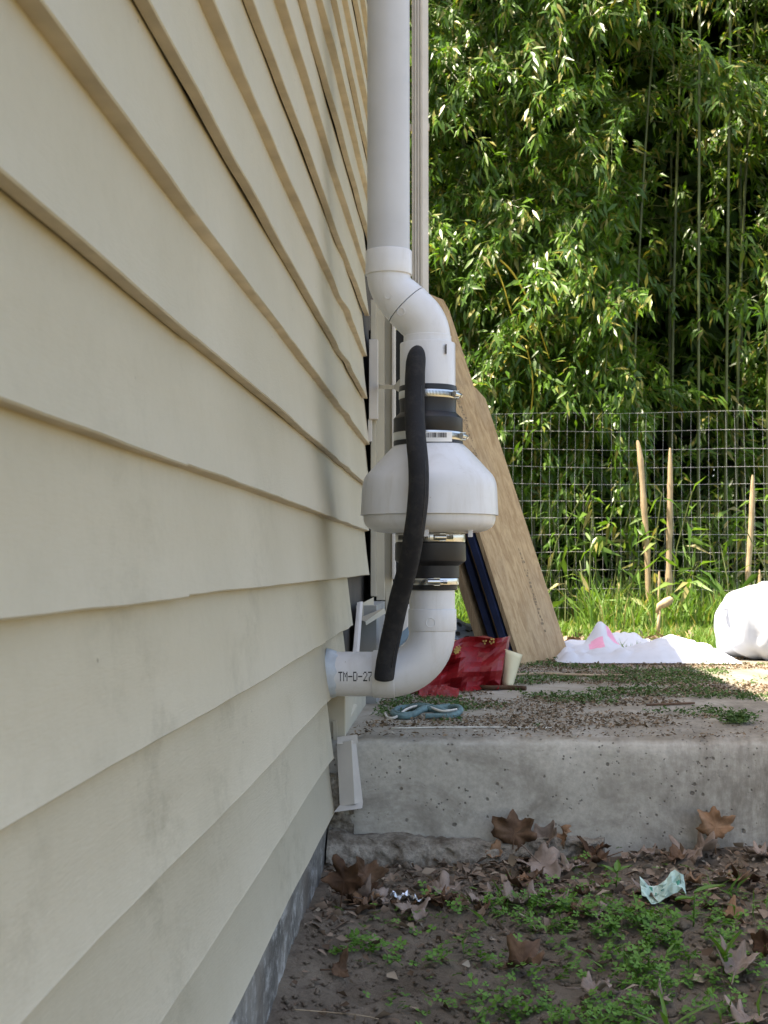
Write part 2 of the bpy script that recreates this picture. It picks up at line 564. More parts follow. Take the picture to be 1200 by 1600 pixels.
M['leaf_brown'] = mat_dryleaf('dry_leaf_brown', (0.070, 0.038, 0.022), (0.165, 0.10, 0.060))
M['leaf_grey'] = mat_dryleaf('dry_leaf_grey', (0.165, 0.125, 0.10), (0.30, 0.235, 0.19))
M['leaf_tan'] = mat_dryleaf('dry_leaf_tan', (0.19, 0.105, 0.055), (0.30, 0.185, 0.11))
M['leaf_dark'] = mat_dryleaf('dry_leaf_dark', (0.035, 0.018, 0.010), (0.10, 0.052, 0.026))

# ================================================================== SETTING
# one ground sheet to the horizon: low soil before the slab, lawn level behind it
xs = [-220, -60, -12, -6, -2, -0.6, 0.2, 1.0, 1.8, 2.6, 3.1, 3.7, 5, 8, 14, 60, 220]
ys = [-220, -40, -8, -2, 0, 1.0, 2.0, 2.9, 3.2, 4.2, 5.3, 5.5, 6.0, 7, 8, 9, 11, 15, 25, 70, 260]


def ground_z(x, y):
    lo = gz(min(x, 1.8), max(-1.0, min(y, 2.9))) - 0.05
    k = max(0.0, min(1.0, (y - 2.9) / 2.3))
    if x > 3.0: k = max(0.0, min(1.0, (y - 2.9) / 1.2))
    return lo * (1 - k) + (ZL - 0.004) * k - (0.25 if (3.0 < y < 5.3 and x < 3.05) else 0.0) * (1 if x > -0.7 else 0)


g = MB()
g.add([(x, y, ground_z(x, y)) for y in ys for x in xs],
      [(j * len(xs) + i, j * len(xs) + i + 1, (j + 1) * len(xs) + i + 1, (j + 1) * len(xs) + i)
       for j in range(len(ys) - 1) for i in range(len(xs) - 1)])
tag(g.build('ground', M['lawn']), 'grassy ground running back under the bamboo', None, None, 'structure')

# uneven soil in front of the slab
SX0, SX1, SY0, SY1 = -0.275, 1.9, 0.5, YS + 0.03


def soil_z(x, y):
    z = gz(x, y) + 0.012 * fbm(x * 5, y * 5, 1.0, 3) + 0.010 * fbm(x * 24, y * 24, 3.0, 4)
    e = min((SX1 - x) / 0.3, (y - SY0) / 0.3, 1.0)
    return z - 0.06 * (1 - max(0.0, e)) ** 2


g = MB()
NU, NV = 190, 200
g.grid(lambda u, v: (SX0 + (SX1 - SX0) * u ** 1.15, SY0 + (SY1 - SY0) * v ** 0.72,
                     soil_z(SX0 + (SX1 - SX0) * u ** 1.15, SY0 + (SY1 - SY0) * v ** 0.72)), NU, NV)
tag(g.build('soil', M['soil']), 'bare damp soil between the house and the slab', None, None, 'structure')

# the raised concrete slab with a worn front edge
g = MB()
nx = 320
prof = [(0.004, -0.42), (0.000, -0.22), (0.002, -0.12), (0.000, -0.035), (0.003, -0.016), (0.010, -0.006), (0.022, -0.001), (0.05, 0.0), (0.12, 0.0)]
ysl = [0.3, 0.6, 1.0, 1.5, 2.0, 2.45, YB - YS]


def slab_pt(i, j):
    x = -0.27 + (3.1 + 0.27) * (i / nx) ** 1.4
    if j < len(prof):
        dy, dz = prof[j]
        w = 1.0 if 2 <= j <= 6 else 0.3
        dy2 = dy + 0.0035 * w * fbm(x * 9, j * 0.5, 2.0, 3) + (0.006 * max(0, nz(x * 21, j * 0.4, 5.0)) if 3 <= j <= 6 else 0)
        dz2 = dz + (-0.007 * max(0, nz(x * 17, 3.3, 9.0)) - 0.012 * max(0, nz(x * 7, 1.3, 2.0) - 0.25) + 0.0015 * nz(x * 60, j, 1) if 4 <= j <= 7 else 0)
        return (x, YS + dy2, ZS + dz2)
    return (x, YS + ysl[j - len(prof)], ZS + 0.002 * fbm(x * 3, j, 0.0, 2))


NP_ = len(prof) + len(ysl)
v = [slab_pt(i, j) for j in range(NP_) for i in range(nx + 1)]
v += [(p[0], YB, -0.1) for p in [slab_pt(i, 0) for i in range(nx + 1)]]
g.add(v, [(j * (nx + 1) + i, j * (nx + 1) + i + 1, (j + 1) * (nx + 1) + i + 1, (j + 1) * (nx + 1) + i)
          for j in range(NP_) for i in range(nx)], 0, True)
g.add([(3.1, YS, -0.1), (3.1, YB, -0.1), (3.1, YB, ZS), (3.1, YS, ZS)], [(0, 1, 2, 3)])
slab = tag(g.build('patio_slab', M['concrete'], sharp=50), 'raised grey concrete slab with pitted front face', None, None, 'structure')

# rough poured footing that bulges out at the bottom of the slab face
g = MB()


def foot(u, v):
    x = -0.262 + 0.55 * u
    t = v
    hgt = 0.050 * (1 - 0.5 * u) * (0.75 + 0.5 * nz(x * 9, 0, 4.0)) + 0.015
    base = gz(x, YS)
    bul = 0.085 * (1 - u) ** 0.35
    r = 0.012 * fbm(x * 30, t * 3.0, 1.5, 4) + 0.014 * abs(nz(x * 42, t * 5, 2.0))
    y = YS - 0.004 - bul * math.sin(math.pi * 0.5 * (1 - t) ** 0.8) + r * (1 if u < 0.97 else 0)
    z = base - 0.035 + (hgt + 0.035) * math.sin(math.pi * 0.5 * t) + 0.3 * r
    return (x, min(y, YS + 0.004), z)


g.grid(foot, 170, 26)
ft = g.build('footing', M['rubble'], slab)
# crumbling column of mortar in the corner above it
g = MB()


def mort(u, v):
    x = -0.268 + 0.055 * u
    z = gz(x, YS) + 0.02 + 0.15 * v
    r = 0.012 * fbm(x * 55, z * 55, 8.0, 3) + 0.012 * abs(nz(x * 80, z * 70, 3.0))
    return (x, YS - 0.012 * math.sin(math.pi * min(1, u + 0.3)) - r, z)


g.grid(mort, 16, 36)
g.build('mortar', M['rubble'], slab)

# ================================================================== HOUSE
HTOP = 3.00
COURSE = {4: -0.500, 3: -0.386, 2: -0.265, 1: -0.147, 0: -0.031, -1: 0.0912, -2: 0.2163, -3: 0.3360}


def course_z(k):
    """height of the lower edge of a course"""
    return CZ + (COURSE[k] if k in COURSE else 0.3360 + 0.1185 * (-3 - k))


YC = 5.58                               # house corner
house = empty('house', (WALL, 3.0, 0.0))
tag(house, 'house wall with cream vinyl siding filling the left side', 'house')

g = MB()
g.box(-6.0, -0.276, -6.0, YC - 0.02, -0.3, HTOP)
g.build('wall', M['sheathing'], house)
g = MB()
g.prism([(-0.20, -6.2, HTOP + 0.02), (-6.2, -6.2, HTOP + 1.9), (-6.2, -6.2, HTOP + 1.98), (-0.20, -6.2, HTOP + 0.08)], (0, YC + 6.25, 0))
g.build('roof', M['roof'], house)
g = MB()
g.box(-0.40, -0.266, -2.0, YS - 0.004, -0.3, course_z(4) + 0.06)
g.build('foundation_wall', M['foundation'], house)
# pale ledge board between siding and foundation
seam_tab = {0: 1.285, -2: 1.32, -4: 0.935, -6: 1.54, 1: 2.62, 2: 0.62, 3: 0.9, 4: 0.8}


def course_end(k):
    if k >= 4: return YS - 0.008
    if k == 3: return 2.80
    if k == 2: return 3.20
    if k == 1: return 3.35
    e = 3.90 + 0.05 * math.sin(k * 2.1)
    if course_z(k) > 1.36: e = YC - 0.03
    return e


def wav(y, k):
    d = 0.0042 * nz(y * 1.3, k * 0.5, 0.3) + 0.0018 * nz(y * 3.7, k * 1.9, 4.0)
    d += 0.0006 * nz(y * 13, k * 2.3, 8.0)
    if -5 <= k <= 1:
        d += 0.0034 * math.exp(-((y - 3.16 - 0.02 * nz(k * 1.7, 0)) / 0.075) ** 2) - 0.0026 * math.exp(-((y - 2.98) / 0.09) ** 2)
    return d


def panel(kt, kb, y0, y1, off, seed):
    """one double-course vinyl panel; kt upper course, kb lower course (kt == kb for a single one)"""
    n = max(6, int((y1 - y0) / 0.045))
    rows = []
    ks = [kt] if kt == kb else [kt, kb]
    for i in range(n + 1):
        y = y0 + (y1 - y0) * i / n
        pts = []
        for q, k in enumerate(ks):
            zt = course_z(k - 1); zb = course_z(k)
            wob = (0.0017 if off < 0 else 0.0) + 0.0016 * nz(y * 2.3, k * 3.1, 2.0) + 0.0007 * nz(y * 9, k * 1.3, 6.0)
            ye = min(y, course_end(k)) if kt != kb else y
            w = wav(y, k) + off
            if q == 0:
                pts.append((-0.0165 + w * 0.6, zt + 0.009))
            top = -0.0138 if q else -0.0152
            pts.append((top + w * 0.7, zt + (0.0 if q else 0.001)))
            pts.append((-0.0080 + w * 0.9, (zt + zb) * 0.5))
            pts.append((-0.0010 + w, zb + 0.0035 + wob))
            pts.append((0.0002 + w, zb + 0.0015 + wob))
            pts.append((-0.0010 + w, zb + wob))
            if q == len(ks) - 1:
                pts.append((-0.0128 + w, zb + 0.0004 + wob))
                pts.append((-0.0133 + w, zb + 0.0030 + wob))
                pts.append((-0.0133 + w, zb + 0.0120 + wob))
        rows.append([(WALL + p[0], y, p[1]) for p in pts])
    m = len(rows[0])
    g = MB()
    g.add([p for r in rows for p in r],
          [(i * m + j, (i + 1) * m + j, (i + 1) * m + j + 1, i * m + j + 1) for i in range(n) for j in range(m - 1)], 0, True)
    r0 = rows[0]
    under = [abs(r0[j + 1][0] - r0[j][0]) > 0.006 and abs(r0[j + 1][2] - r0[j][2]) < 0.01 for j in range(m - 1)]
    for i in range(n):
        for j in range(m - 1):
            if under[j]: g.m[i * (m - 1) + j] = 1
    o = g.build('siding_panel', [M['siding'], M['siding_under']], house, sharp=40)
    return o


rs = random.Random(3)
pairs = [(4, 4), (3, 3), (2, 2), (1, 1)]
k = 0
while course_z(k) < HTOP - 0.12:
    pairs.append((k - 1, k)); k -= 2
for kt, kb in pairs:
    e = course_end(kb)
    s0 = seam_tab.get(kb, rs.uniform(0.9, 2.6))
    # a locked panel edge always belongs to the lower course of a pair
    panel(kt, kb, -2.0, s0 + 0.015, 0.0, kb)
    panel(kt, kb, s0, e, -0.0008, kb)

# window casing where the siding stops, seen edge-on behind the fan
win = empty('window_casing', (0.03, 0.95, 0.6)); win.parent = house


def strip(name, px0, px1, py0, py1, Y, depth, mat, bevel=0.0015, parent=win):
    a = P(px0, py1, Y); b = P(px1, py0, Y)
    g = MB(); g.box(a.x, b.x, Y, Y + depth, a.z, b.z)
    return g.build(name, mat, parent, bevel=bevel)


strip('channel', 579, 588, 468, 932, 3.955, 0.03, M['trim_cream'])
strip('channel', 576.5, 590.5, 530, 655, 3.925, 0.028, M['trim'])
strip('channel', 575, 581, 655, 690, 3.93, 0.02, M['trim'])
strip('casing', 588, 601, 468, 938, 3.97, 0.05, M['trim_cream'])
strip('casing', 601, 612.5, 468, 938, 3.995, 0.05, M['trim_cream'])
strip('bead', 612.5, 617, 468, 905, 3.962, 0.06, M['trim'])
g = MB(); g.box(-0.262, -0.225, 4.06, 5.35, 0.55, 1.34)
g.build('window_screen', M['charcoal'], win)
# sill block and bent trim under the casing
a = P(556, 1022, 3.52); b = P(588, 946, 3.52)
g = MB(); g.box(a.x, b.x, 3.52, 3.93, ZS - 0.01, b.z)
g.build('sill_block', M['board_grey'], house)
a = P(592, 985, 3.66); b = P(640, 930, 3.66)
g = MB(); g.box(a.x, P(628, 985, 4.0).x, 3.99, 4.3, ZS - 0.01, b.z)
g.build('sill_block', M['trim_cream'], house)


g = MB(); g.box(-0.272, P(545, 1100, 2.96).x, 2.87, 3.5, ZS - 0.01, P(540, 1060, 2.96).z)
g.build('corner_board', M['trim_cream'], house, bevel=0.002)


def folded(name, rows, Y, mat, d=(0, 0.002, 0), parent=house):
    """thin bent strip through pixel quads; rows of (px,py,dY)"""
    g = MB()
    for q in rows:
        g.prism([P(x, y, Y + dy) for x, y, dy in q], d)
    return g.build(name, mat, parent)


folded('sill_trim', [[(557, 947, 0), (584, 933, 0.05), (584, 956, 0.05), (557, 967, 0)],
                     [(557, 967, 0), (584, 956, 0.05), (600, 950, 0.0), (571, 971, -0.04)],
                     [(571, 971, -0.04), (600, 950, 0.0), (603, 958, 0.0), (572, 977, -0.04)]], 3.50, M['trim_cream'])
folded('channel', [[(558, 941, 0), (563, 940, 0), (557, 1022, -0.16), (551, 1022, -0.16)]], 3.42, M['trim'], (0.006, 0.006, 0))
folded('channel', [[(527, 1143, 0), (533, 1150, 0), (558, 1102, 0.22), (548, 1098, 0.22)],
                   [(520, 1128, -0.02), (526, 1126, -0.02), (528, 1160, -0.02), (521, 1160, -0.02)]], 2.88, M['trim_cream'], (0.0, 0.004, 0.0))
folded('corner_trim', [[(526, 1160, 0.0), (549, 1157, -0.012), (554, 1256, -0.012), (531, 1260, 0.0)],
                       [(549, 1157, -0.012), (556, 1158, 0.01), (567, 1254, 0.01), (554, 1256, -0.012)],
                       [(531, 1258, 0.0), (567, 1254, -0.004), (566, 1263, -0.022), (522, 1269, -0.020)],
                       [(527, 1152, 0.0), (558, 1148, 0.0), (559, 1161, -0.004), (527, 1163, -0.006)]],
       YS - 0.030, M['trim'], (0, 0.0015, 0.0004))

# ================================================================== DOWNSPOUT at the corner
YD = 5.55
ds = empty('downspout', (P(655, 500, YD).x, YD, ZS))
tag(ds, 'ribbed off-white downspout running up the far house corner', 'downspout')
x0 = P(643.5, 300, YD).x; x1 = P(669, 300, YD).x
n = 12
w = x1 - x0
poly = [(x0, YD + 0.07), (x0, YD + 0.004)]
for i in range(3):
    a = x0 + w * (0.10 + 0.17 * i)
    poly += [(a, YD), (a + w * 0.03, YD + 0.007), (a + w * 0.06, YD + 0.007), (a + w * 0.09, YD)]
poly += [(x0 + w * 0.66, YD), (x0 + w * 0.98, YD + 0.022), (x1, YD + 0.03), (x1, YD + 0.07)]
g = MB(); g.prism([(x, y, ZS + 0.05) for x, y in poly], (0, 0, HTOP - ZS - 0.08))
g.build('spout', M['trim'], ds)
for z in (1.2, 2.4):
    g = MB(); g.box(x0 - 0.07, x1 + 0.004, YD + 0.03, YD + 0.05, z, z + 0.025)
    g.build('strap', M['trim'], ds)

# ================================================================== VENT PIPE AND FAN
SCL = YP / FPX
vent = empty('vent_pipe', P(675, 1053, YP))
tag(vent, 'white vent pipe with bulbous inline fan climbing the cream wall', 'vent pipe')


def ring_rows(rows, Y=YP):
    return [(P(cx, py, Y), r * SCL) for cx, py, r in rows]


def lathe_part(name, rows, mat, parent=vent, sharp=35, n=56):
    g = MB(); g.lathe(ring_rows(rows), n)
    return g.build(name, mat, parent, sharp=sharp)


def hpts(pts, Y=YP):
    return [P(x, y, Y) for x, y in pts]


M['pvc_grey'] = simple('weathered_pvc', (0.52, 0.525, 0.54), 0.4, 0.06, 8, 0.05, 40)
lathe_part('riser_pipe', [(607, -1650, 33.6), (607, -700, 33.6), (607, -200, 33.6), (607, 200, 33.6), (607, 400, 33.6)], M['pvc_grey'])
lathe_part('pipe_hub', [(607.5, 392.5, 33), (607.5, 392.8, 35.8), (607.5, 394.0, 36.6), (607.5, 428, 37.0), (607.5, 430.0, 36.6), (607.5, 430.3, 33)], M['pvc'])
# offset bend: two 45 degree elbows
Rb = 50.0
pth1 = []
for i in range(9):
    a = R(45) * i / 8
    pth1.append((607 + Rb * (1 - math.cos(a)), 428 + Rb * math.sin(a)))
c, s = math.cos(R(45)), math.sin(R(45))
e1 = pth1[-1]
L = (668 - 607 - 2 * Rb * (1 - c)) / s
mid = (e1[0] + s * L * 0.40, e1[1] + c * L * 0.40)
g = MB(); g.tube(hpts(pth1 + [mid]), [33.9 * SCL] * 6 + [34.2 * SCL, 34.8 * SCL, 35.6 * SCL, 37.2 * SCL], 56)
g.build('elbow', M['pvc'], vent, sharp=50)
e2 = (e1[0] + s * L, e1[1] + c * L)
pth2 = [(mid[0] - 1.2, mid[1] - 1.2), (mid[0] + 0.9, mid[1] + 0.9), (mid[0] + 1.3, mid[1] + 1.3)]
for i in range(9):
    a = R(45) * (1 - i / 8)
    pth2.append((668 - Rb * (1 - math.cos(a)), e2[1] + Rb * (s - math.sin(a))))
yb2 = pth2[-1][1]
pth2.append((668, yb2 + 6))
g = MB(); g.tube(hpts(pth2), [r * SCL for r in [32.0, 32.6, 37.6, 37.6, 37.4, 37.0, 36.8, 36.6, 36.4, 36.4, 36.4, 36.4, 36.4]], 56)
g.build('elbow', M['pvc'], vent, sharp=50)
lathe_part('reducer_ring', [(668, 525, 36), (668, 526, 37.4), (668, 535, 37.8), (668, 538, 38.5)], M['pvc'])
lathe_part('sleeve', [(668.2, 536.5, 36), (668.2, 537, 42.6), (668.2, 538.5, 43.4), (668.4, 607, 43.6)], M['pvc'])
g = MB(); q = P(697, 545, YP - 0.046)
g.box(q.x - 0.0012, q.x + 0.0012, q.y - 0.001, q.y + 0.02, q.z - 0.009, q.z + 0.009)
g.build('slot', M['sheathing'], vent)

# upper rubber coupling and its clamps
uc = lathe_part('rubber_coupling', [(668.6, 604, 43.4), (668.6, 604.6, 45.0), (668.6, 612, 45.6), (668.6, 613, 44.8), (668.6, 625, 44.8),
                                    (668.6, 626, 44.6), (668.8, 641, 44.0), (668.8, 646, 44.6), (668.8, 652, 51.5), (668.8, 655, 54.2),
                                    (668.8, 676, 54.4), (669, 677, 53.8), (669, 690, 53.8), (669, 691.5, 54.6), (669, 697, 54.2), (669, 698, 52.0)], M['rubber'])


def clamp(cx, py0, py1, r, ang, along='radial'):
    band = lathe_part('hose_clamp', [(cx, py0, r - 1.5), (cx, py0, r), (cx, py0 + 0.9, r + 0.4), (cx, py1 - 0.9, r + 0.4), (cx, py1, r), (cx, py1, r - 1.5)], M['steel'])
    c0 = P(cx, (py0 + py1) / 2, YP); rr = (r + 0.6) * SCL
    # punched slots
    g = MB()
    h = (py1 - py0) * SCL * 0.28
    for i in range(22):
        an = R(ang) - R(12) - i * R(2.9) if along == 'radial' else R(ang) - R(18) - i * R(2.9)
        d = Vector((math.cos(an), math.sin(an), 0)); t = Vector((-d.y, d.x, 0))
        p = c0 + d * (rr - 0.0002)
        g.prism([p - t * 0.0009 + Vector((0, 0, -h)), p + t * 0.0001 + Vector((0, 0, -h)), p + t * 0.0009 + Vector((0, 0, h)), p - t * 0.0001 + Vector((0, 0, h))], d * 0.0005)
    g.build('slot', M['rubber'], band)
    an = R(ang); d = Vector((math.cos(an), math.sin(an), 0)); t = Vector((-d.y, d.x, 0))
    p = c0 + d * (rr + 0.003)
    g = MB()
    ln = 0.014
    g.tube([p - t * ln, p - t * ln * 0.2, p + t * ln * 0.7], [0.0052, 0.0058, 0.0052], 14)
    for sgn in (-1, 1):
        o = p + t * (0.3 * ln) - d * 0.002
        g.box(o.x - 0.006, o.x + 0.006, o.y - 0.006, o.y + 0.006, o.z + sgn * 0.0066 - 0.0008, o.z + sgn * 0.0066 + 0.0008)
    g.tube([p + t * ln * 0.7, p + t * ln * 1.15], [0.0030, 0.0030], 8)
    g.tube([p + t * ln * 1.15, p + t * ln * 1.7], [0.0046, 0.0046], 6)
    g.build('clamp_screw', M['steel'], band, sharp=30)
    return band


clamp(668.6, 613, 624.5, 45.2, -22)
clamp(669, 677, 689.5, 54.4, -18)
# barcode sticker curved round the lower clamp
bc = P(669, 682, YP); rr = 55.8 * SCL


def on_cyl(c0, r, px, py):
    q = P(px, py, c0.y)
    dx = max(-0.99 * r, min(0.99 * r, q.x - c0.x))
    yy = c0.y - math.sqrt(r * r - dx * dx)
    q = P(px, py, yy)
    return Vector((c0.x + dx, yy, q.z))


g = MB()
NB = 10
g.add([on_cyl(bc, rr, 664 + 42.5 * i / NB, y) for y in (674.5, 690) for i in range(NB + 1)],
      [(i, i + 1, NB + 2 + i, NB + 1 + i) for i in range(NB)])
st = g.build('barcode_sticker', M['label'], vent)
g = MB(); rb = random.Random(5); x = 668.0
while x < 698:
    wd = rb.choice([0.6, 0.6, 1.1, 1.6])
    g.add([on_cyl(bc, rr + 0.0004, px, py) for px, py in ((x, 676), (x + wd, 676), (x + wd, 683.5), (x, 683.5))], [(0, 1, 2, 3)])
    x += wd + rb.choice([0.5, 0.8, 1.2])
g.build('bar', M['ink'], st)

# the fan: domed upper housing, lipped base
fan = lathe_part('fan_housing', [(671, 693, 50), (671, 696, 54), (671, 700, 58.5), (671, 703, 62), (671, 720, 78), (671, 742, 98.2), (671, 748, 101.8),
                                 (671, 755, 104.2), (671, 763, 105.4), (671, 770, 105.8), (671, 803.0, 107.4), (671, 805.4, 107.4), (671, 805.8, 101)], M['pvc'], sharp=50, n=96)
lathe_part('fan_base', [(671, 804.5, 100), (671, 806, 103.2), (671, 813, 103), (671, 819, 101), (671, 824, 97), (671, 828.5, 90), (671, 831.5, 80),
                        (671, 833, 66), (671, 833.5, 50)], M['pvc'], fan, sharp=50, n=96)
for ax, an in ((0.70, -110), (0.80, -92), (0.78, -40)):
    c0 = P(671, 834, YP); r = 106 * SCL * ax
    p = c0 + Vector((math.cos(R(an)) * r, math.sin(R(an)) * r, 0))
    g = MB(); g.box(p.x - 0.0045, p.x + 0.0045, p.y - 0.0045, p.y + 0.0045, p.z - 0.008, p.z + 0.006)
    g.build('mounting_tab', M['pvc'], fan, bevel=0.001)

# lower coupling
lathe_part('rubber_coupling', [(672, 832, 52), (672, 833, 54), (672, 848, 54), (672.3, 849, 55.2), (672.5, 874, 55.6), (672.5, 877, 54.5), (673, 882, 46),
                               (673.5, 884, 43.8), (674, 902, 43.4), (674, 903, 42.0), (674, 914, 42.0), (674, 915, 41), (674.2, 920.5, 40.2), (674.2, 922, 37)], M['rubber'])
clamp(672, 834, 847, 54.4, -72, 't')
clamp(674, 903.5, 913.5, 42.2, -82, 't')
lathe_part('lower_pipe', [(675, 915, 35.6), (675.3, 952, 35.6)], M['pvc'])
lathe_part('pipe_hub', [(675.5, 951, 35.6), (675.5, 951.6, 37.0), (675.5, 953, 37.5), (675.5, 983.5, 37.6), (675.5, 985, 37.0), (675.5, 985.5, 35.6)], M['pvc'])
# 90 degree elbow sweeping to the wall
Re = 68.0
pe = [(675.5, 980)] + [(675.5 - Re * (1 - math.cos(R(90) * i / 14)), 985 + Re * math.sin(R(90) * i / 14)) for i in range(15)] + [(600, 1053)]
g = MB(); g.tube(hpts(pe), 35.9 * SCL, 56)
g.build('elbow', M['pvc'], vent, sharp=50)
g = MB(); g.tube(hpts([(583, 1053), (583.2, 1053), (585, 1053), (615, 1053), (617, 1053), (617.5, 1053)]), [r * SCL for r in (34, 36.2, 37, 37.4, 36.9, 35)], 56)
g.build('pipe_hub', M['pvc'], vent, sharp=50)
g = MB(); g.tube(hpts([(498, 1053), (540, 1053), (586, 1053)]), 34.6 * SCL, 56)
side = g.build('wall_pipe', M['pvc'], vent, sharp=50)
# printed dots: TM-D-27
FONT = {'T': '11111001000010000100001000010000100', 'M': '10001110111010110101100011000110001', '-': '00000000000000011111000000000000000',
        'D': '11110100011000110001100011000111110', '2': '01110100010000100010001000100011111', '7': '11111000010001000100010000100001000'}
g = MB()
cc = P(540, 1053, YP)


def on_side(px, py):
    r = 34.6 * SCL + 0.0003
    q = P(px, py, YP - r * 0.96)
    dz = max(-0.98 * r, min(0.98 * r, q.z - cc.z))
    yy = YP - math.sqrt(r * r - dz * dz)
    q = P(px, py, yy)
    return Vector((q.x, yy, cc.z + dz))


for ci, ch in enumerate('TM-D-27'):
    for r_ in range(7):
        for c_ in range(5):
            if FONT[ch][r_ * 5 + c_] == '1':
                x = 528.5 + ci * 7.75 + c_ * 1.33; y = 1049.5 + r_ * 2.15
                if x < 582.0:
                    g.add([on_side(x, y), on_side(x + 1.33, y), on_side(x + 1.33, y + 2.0), on_side(x, y + 2.0)], [(0, 3, 2, 1)])
g.build('printed_lettering', M['ink'], side)


# moulded circle marks on the hubs
def mark(px, py, cx, r_px, rad, parent=vent, yc=YP):
    c0 = P(cx, py, yc); g = MB(); pts = []
    for i in range(17):
        a = 2 * math.pi * i / 16
        pts.append(on_cyl(c0, r_px * SCL, px + rad * math.cos(a), py + rad * math.sin(a)))
    g.tube(pts, 0.0008, 6, False)
    g.build('moulded_mark', M['pvc'], parent)


mark(673.5, 973, 675.5, 37.7, 7.2)
mark(586, 409, 607.5, 36.3, 6.5)
mark(628, 487, 640, 37.5, 6.0)
mark(608, 462, 622, 35, 5.0)

# caulk smeared round the pipe where it enters the wall
g = MB()
NA, NR = 44, 9
rowsv = []
for j in range(NR + 1):
    t = j / NR
    for i in range(NA):
        a = 2 * math.pi * i / NA
        lump = 1 + 0.35 * fbm(math.cos(a) * 2.2, math.sin(a) * 2.2, 3.0, 3)
        r = 34.6 * SCL + 0.0065 * lump * (1 - t) ** 0.7 + (0.006 * max(0, nz(a * 2, 0.4)) * (1 - t))
        x = WALL - 0.012 + (0.020 + 0.006 * nz(math.cos(a) * 3, math.sin(a) * 3, t)) * t
        rowsv.append((x, YP + r * math.cos(a), cc.z + r * math.sin(a)))
g.add(rowsv, [(j * NA + i, j * NA + (i + 1) % NA, (j + 1) * NA + (i + 1) % NA, (j + 1) * NA + i) for j in range(NR) for i in range(NA)], 0, True)
g.build('caulk_collar', M['caulk'], vent)

# black foam-covered bypass hose from sleeve to elbow, bowing out over the fan
hp = [(653, 546, 2.735), (651, 556, 2.712), (649, 575, 2.700), (648, 612, 2.688), (648, 650, 2.668), (650.5, 690, 2.640), (654, 730, 2.620), (653.5, 775, 2.614),
      (648, 825, 2.622), (638.5, 880, 2.648), (624, 935, 2.683), (612, 990, 2.705), (604, 1030, 2.712), (600.5, 1056, 2.714), (600, 1062, 2.715)]


def cr(pts, n):
    out = []
    for i in range(len(pts) - 1):
        p0 = pts[max(i - 1, 0)]; p1 = pts[i]; p2 = pts[i + 1]; p3 = pts[min(i + 2, len(pts) - 1)]
        for k_ in range(n):
            t = k_ / n
            out.append(0.5 * ((2 * p1) + (p2 - p0) * t + (2 * p0 - 5 * p1 + 4 * p2 - p3) * t * t + (-p0 + 3 * p1 - 3 * p2 + p3) * t ** 3))
    out.append(pts[-1])
    return out


hpw = cr([P(*p) for p in hp], 5)
nh = len(hpw)
hr = [0.0192] * nh
for i, f in enumerate((0.30, 0.52, 0.66, 0.76, 0.84, 0.90, 0.95, 0.98)):
    hr[i] = 0.0192 * f
for i in range(1, 7):
    hr[-i] = 0.0192 * (0.62, 0.84, 0.93, 0.97, 0.99, 1.0)[i - 1]
hr = [r * (1 + 0.025 * nz(i * 0.35, 2.0)) for i, r in enumerate(hr)]
g = MB(); g.tube(hpw, hr, 28)
hose = g.build('foam_hose', M['foam'], vent, sharp=60)
sm = [p + Vector((0.0125, -r * 0.76, 0)) for p, r in zip(hpw[14:-8], hr[14:-8])]
g = MB(); g.tube(sm, 0.0011, 5); g.build('slit_seam', M['rubber'], hose)
hose['label'] = 'black foam sleeved hose bowing over the front of the fan'

# pale strap tying the sleeve back to the casing
g = MB()
a = P(624, 602, YP + 0.01); b = P(592, 604, 3.92)
g.prism([a + Vector((0, 0, 0.012)), a + Vector((0, 0, -0.014)), a + Vector((-0.012, 0.03, -0.004)), b + Vector((0, 0, -0.006)), b + Vector((0, 0, 0.006)), a + Vector((-0.012, 0.03, 0.004))], (0.004, 0, 0))
g.build('strap', M['trim'], vent)

# ================================================================== BOARDS leaning on the house
def lean_board(name, label, A, along, width, lean, height, thick, mats, cut=0.0):
    """A near bottom corner; along = level unit vector; lean = upward direction scaled to one metre of height"""
    A = Vector(A); al = Vector(along).normalized(); up = Vector(lean) * height
    nrm = al.cross(up).normalized()
    w = al * width
    if cut:
        poly = [A, A + w, A + w + up * (1 - cut), A + w * (1 - cut * 4) + up, A + up]
    else:
        poly = [A, A + w, A + w + up, A + up]
    if nrm.x < 0: nrm = -nrm
    g = MB(); n = len(poly)
    v = [p for p in poly] + [p - nrm * thick for p in poly]
    g.add(v, [tuple(range(n)), tuple(range(n, 2 * n))[::-1]], 0)
    g.add(v, [(i, n + i, n + (i + 1) % n, (i + 1) % n) for i in range(n)], 1)
    o = g.build(name, mats, None, loc=A)
    b = o.modifiers.new('bevel', 'BEVEL'); b.width = 0.0012; b.segments = 1
    tag(o, label, 'board', 'boards leaning at the house corner')
    return o, nrm


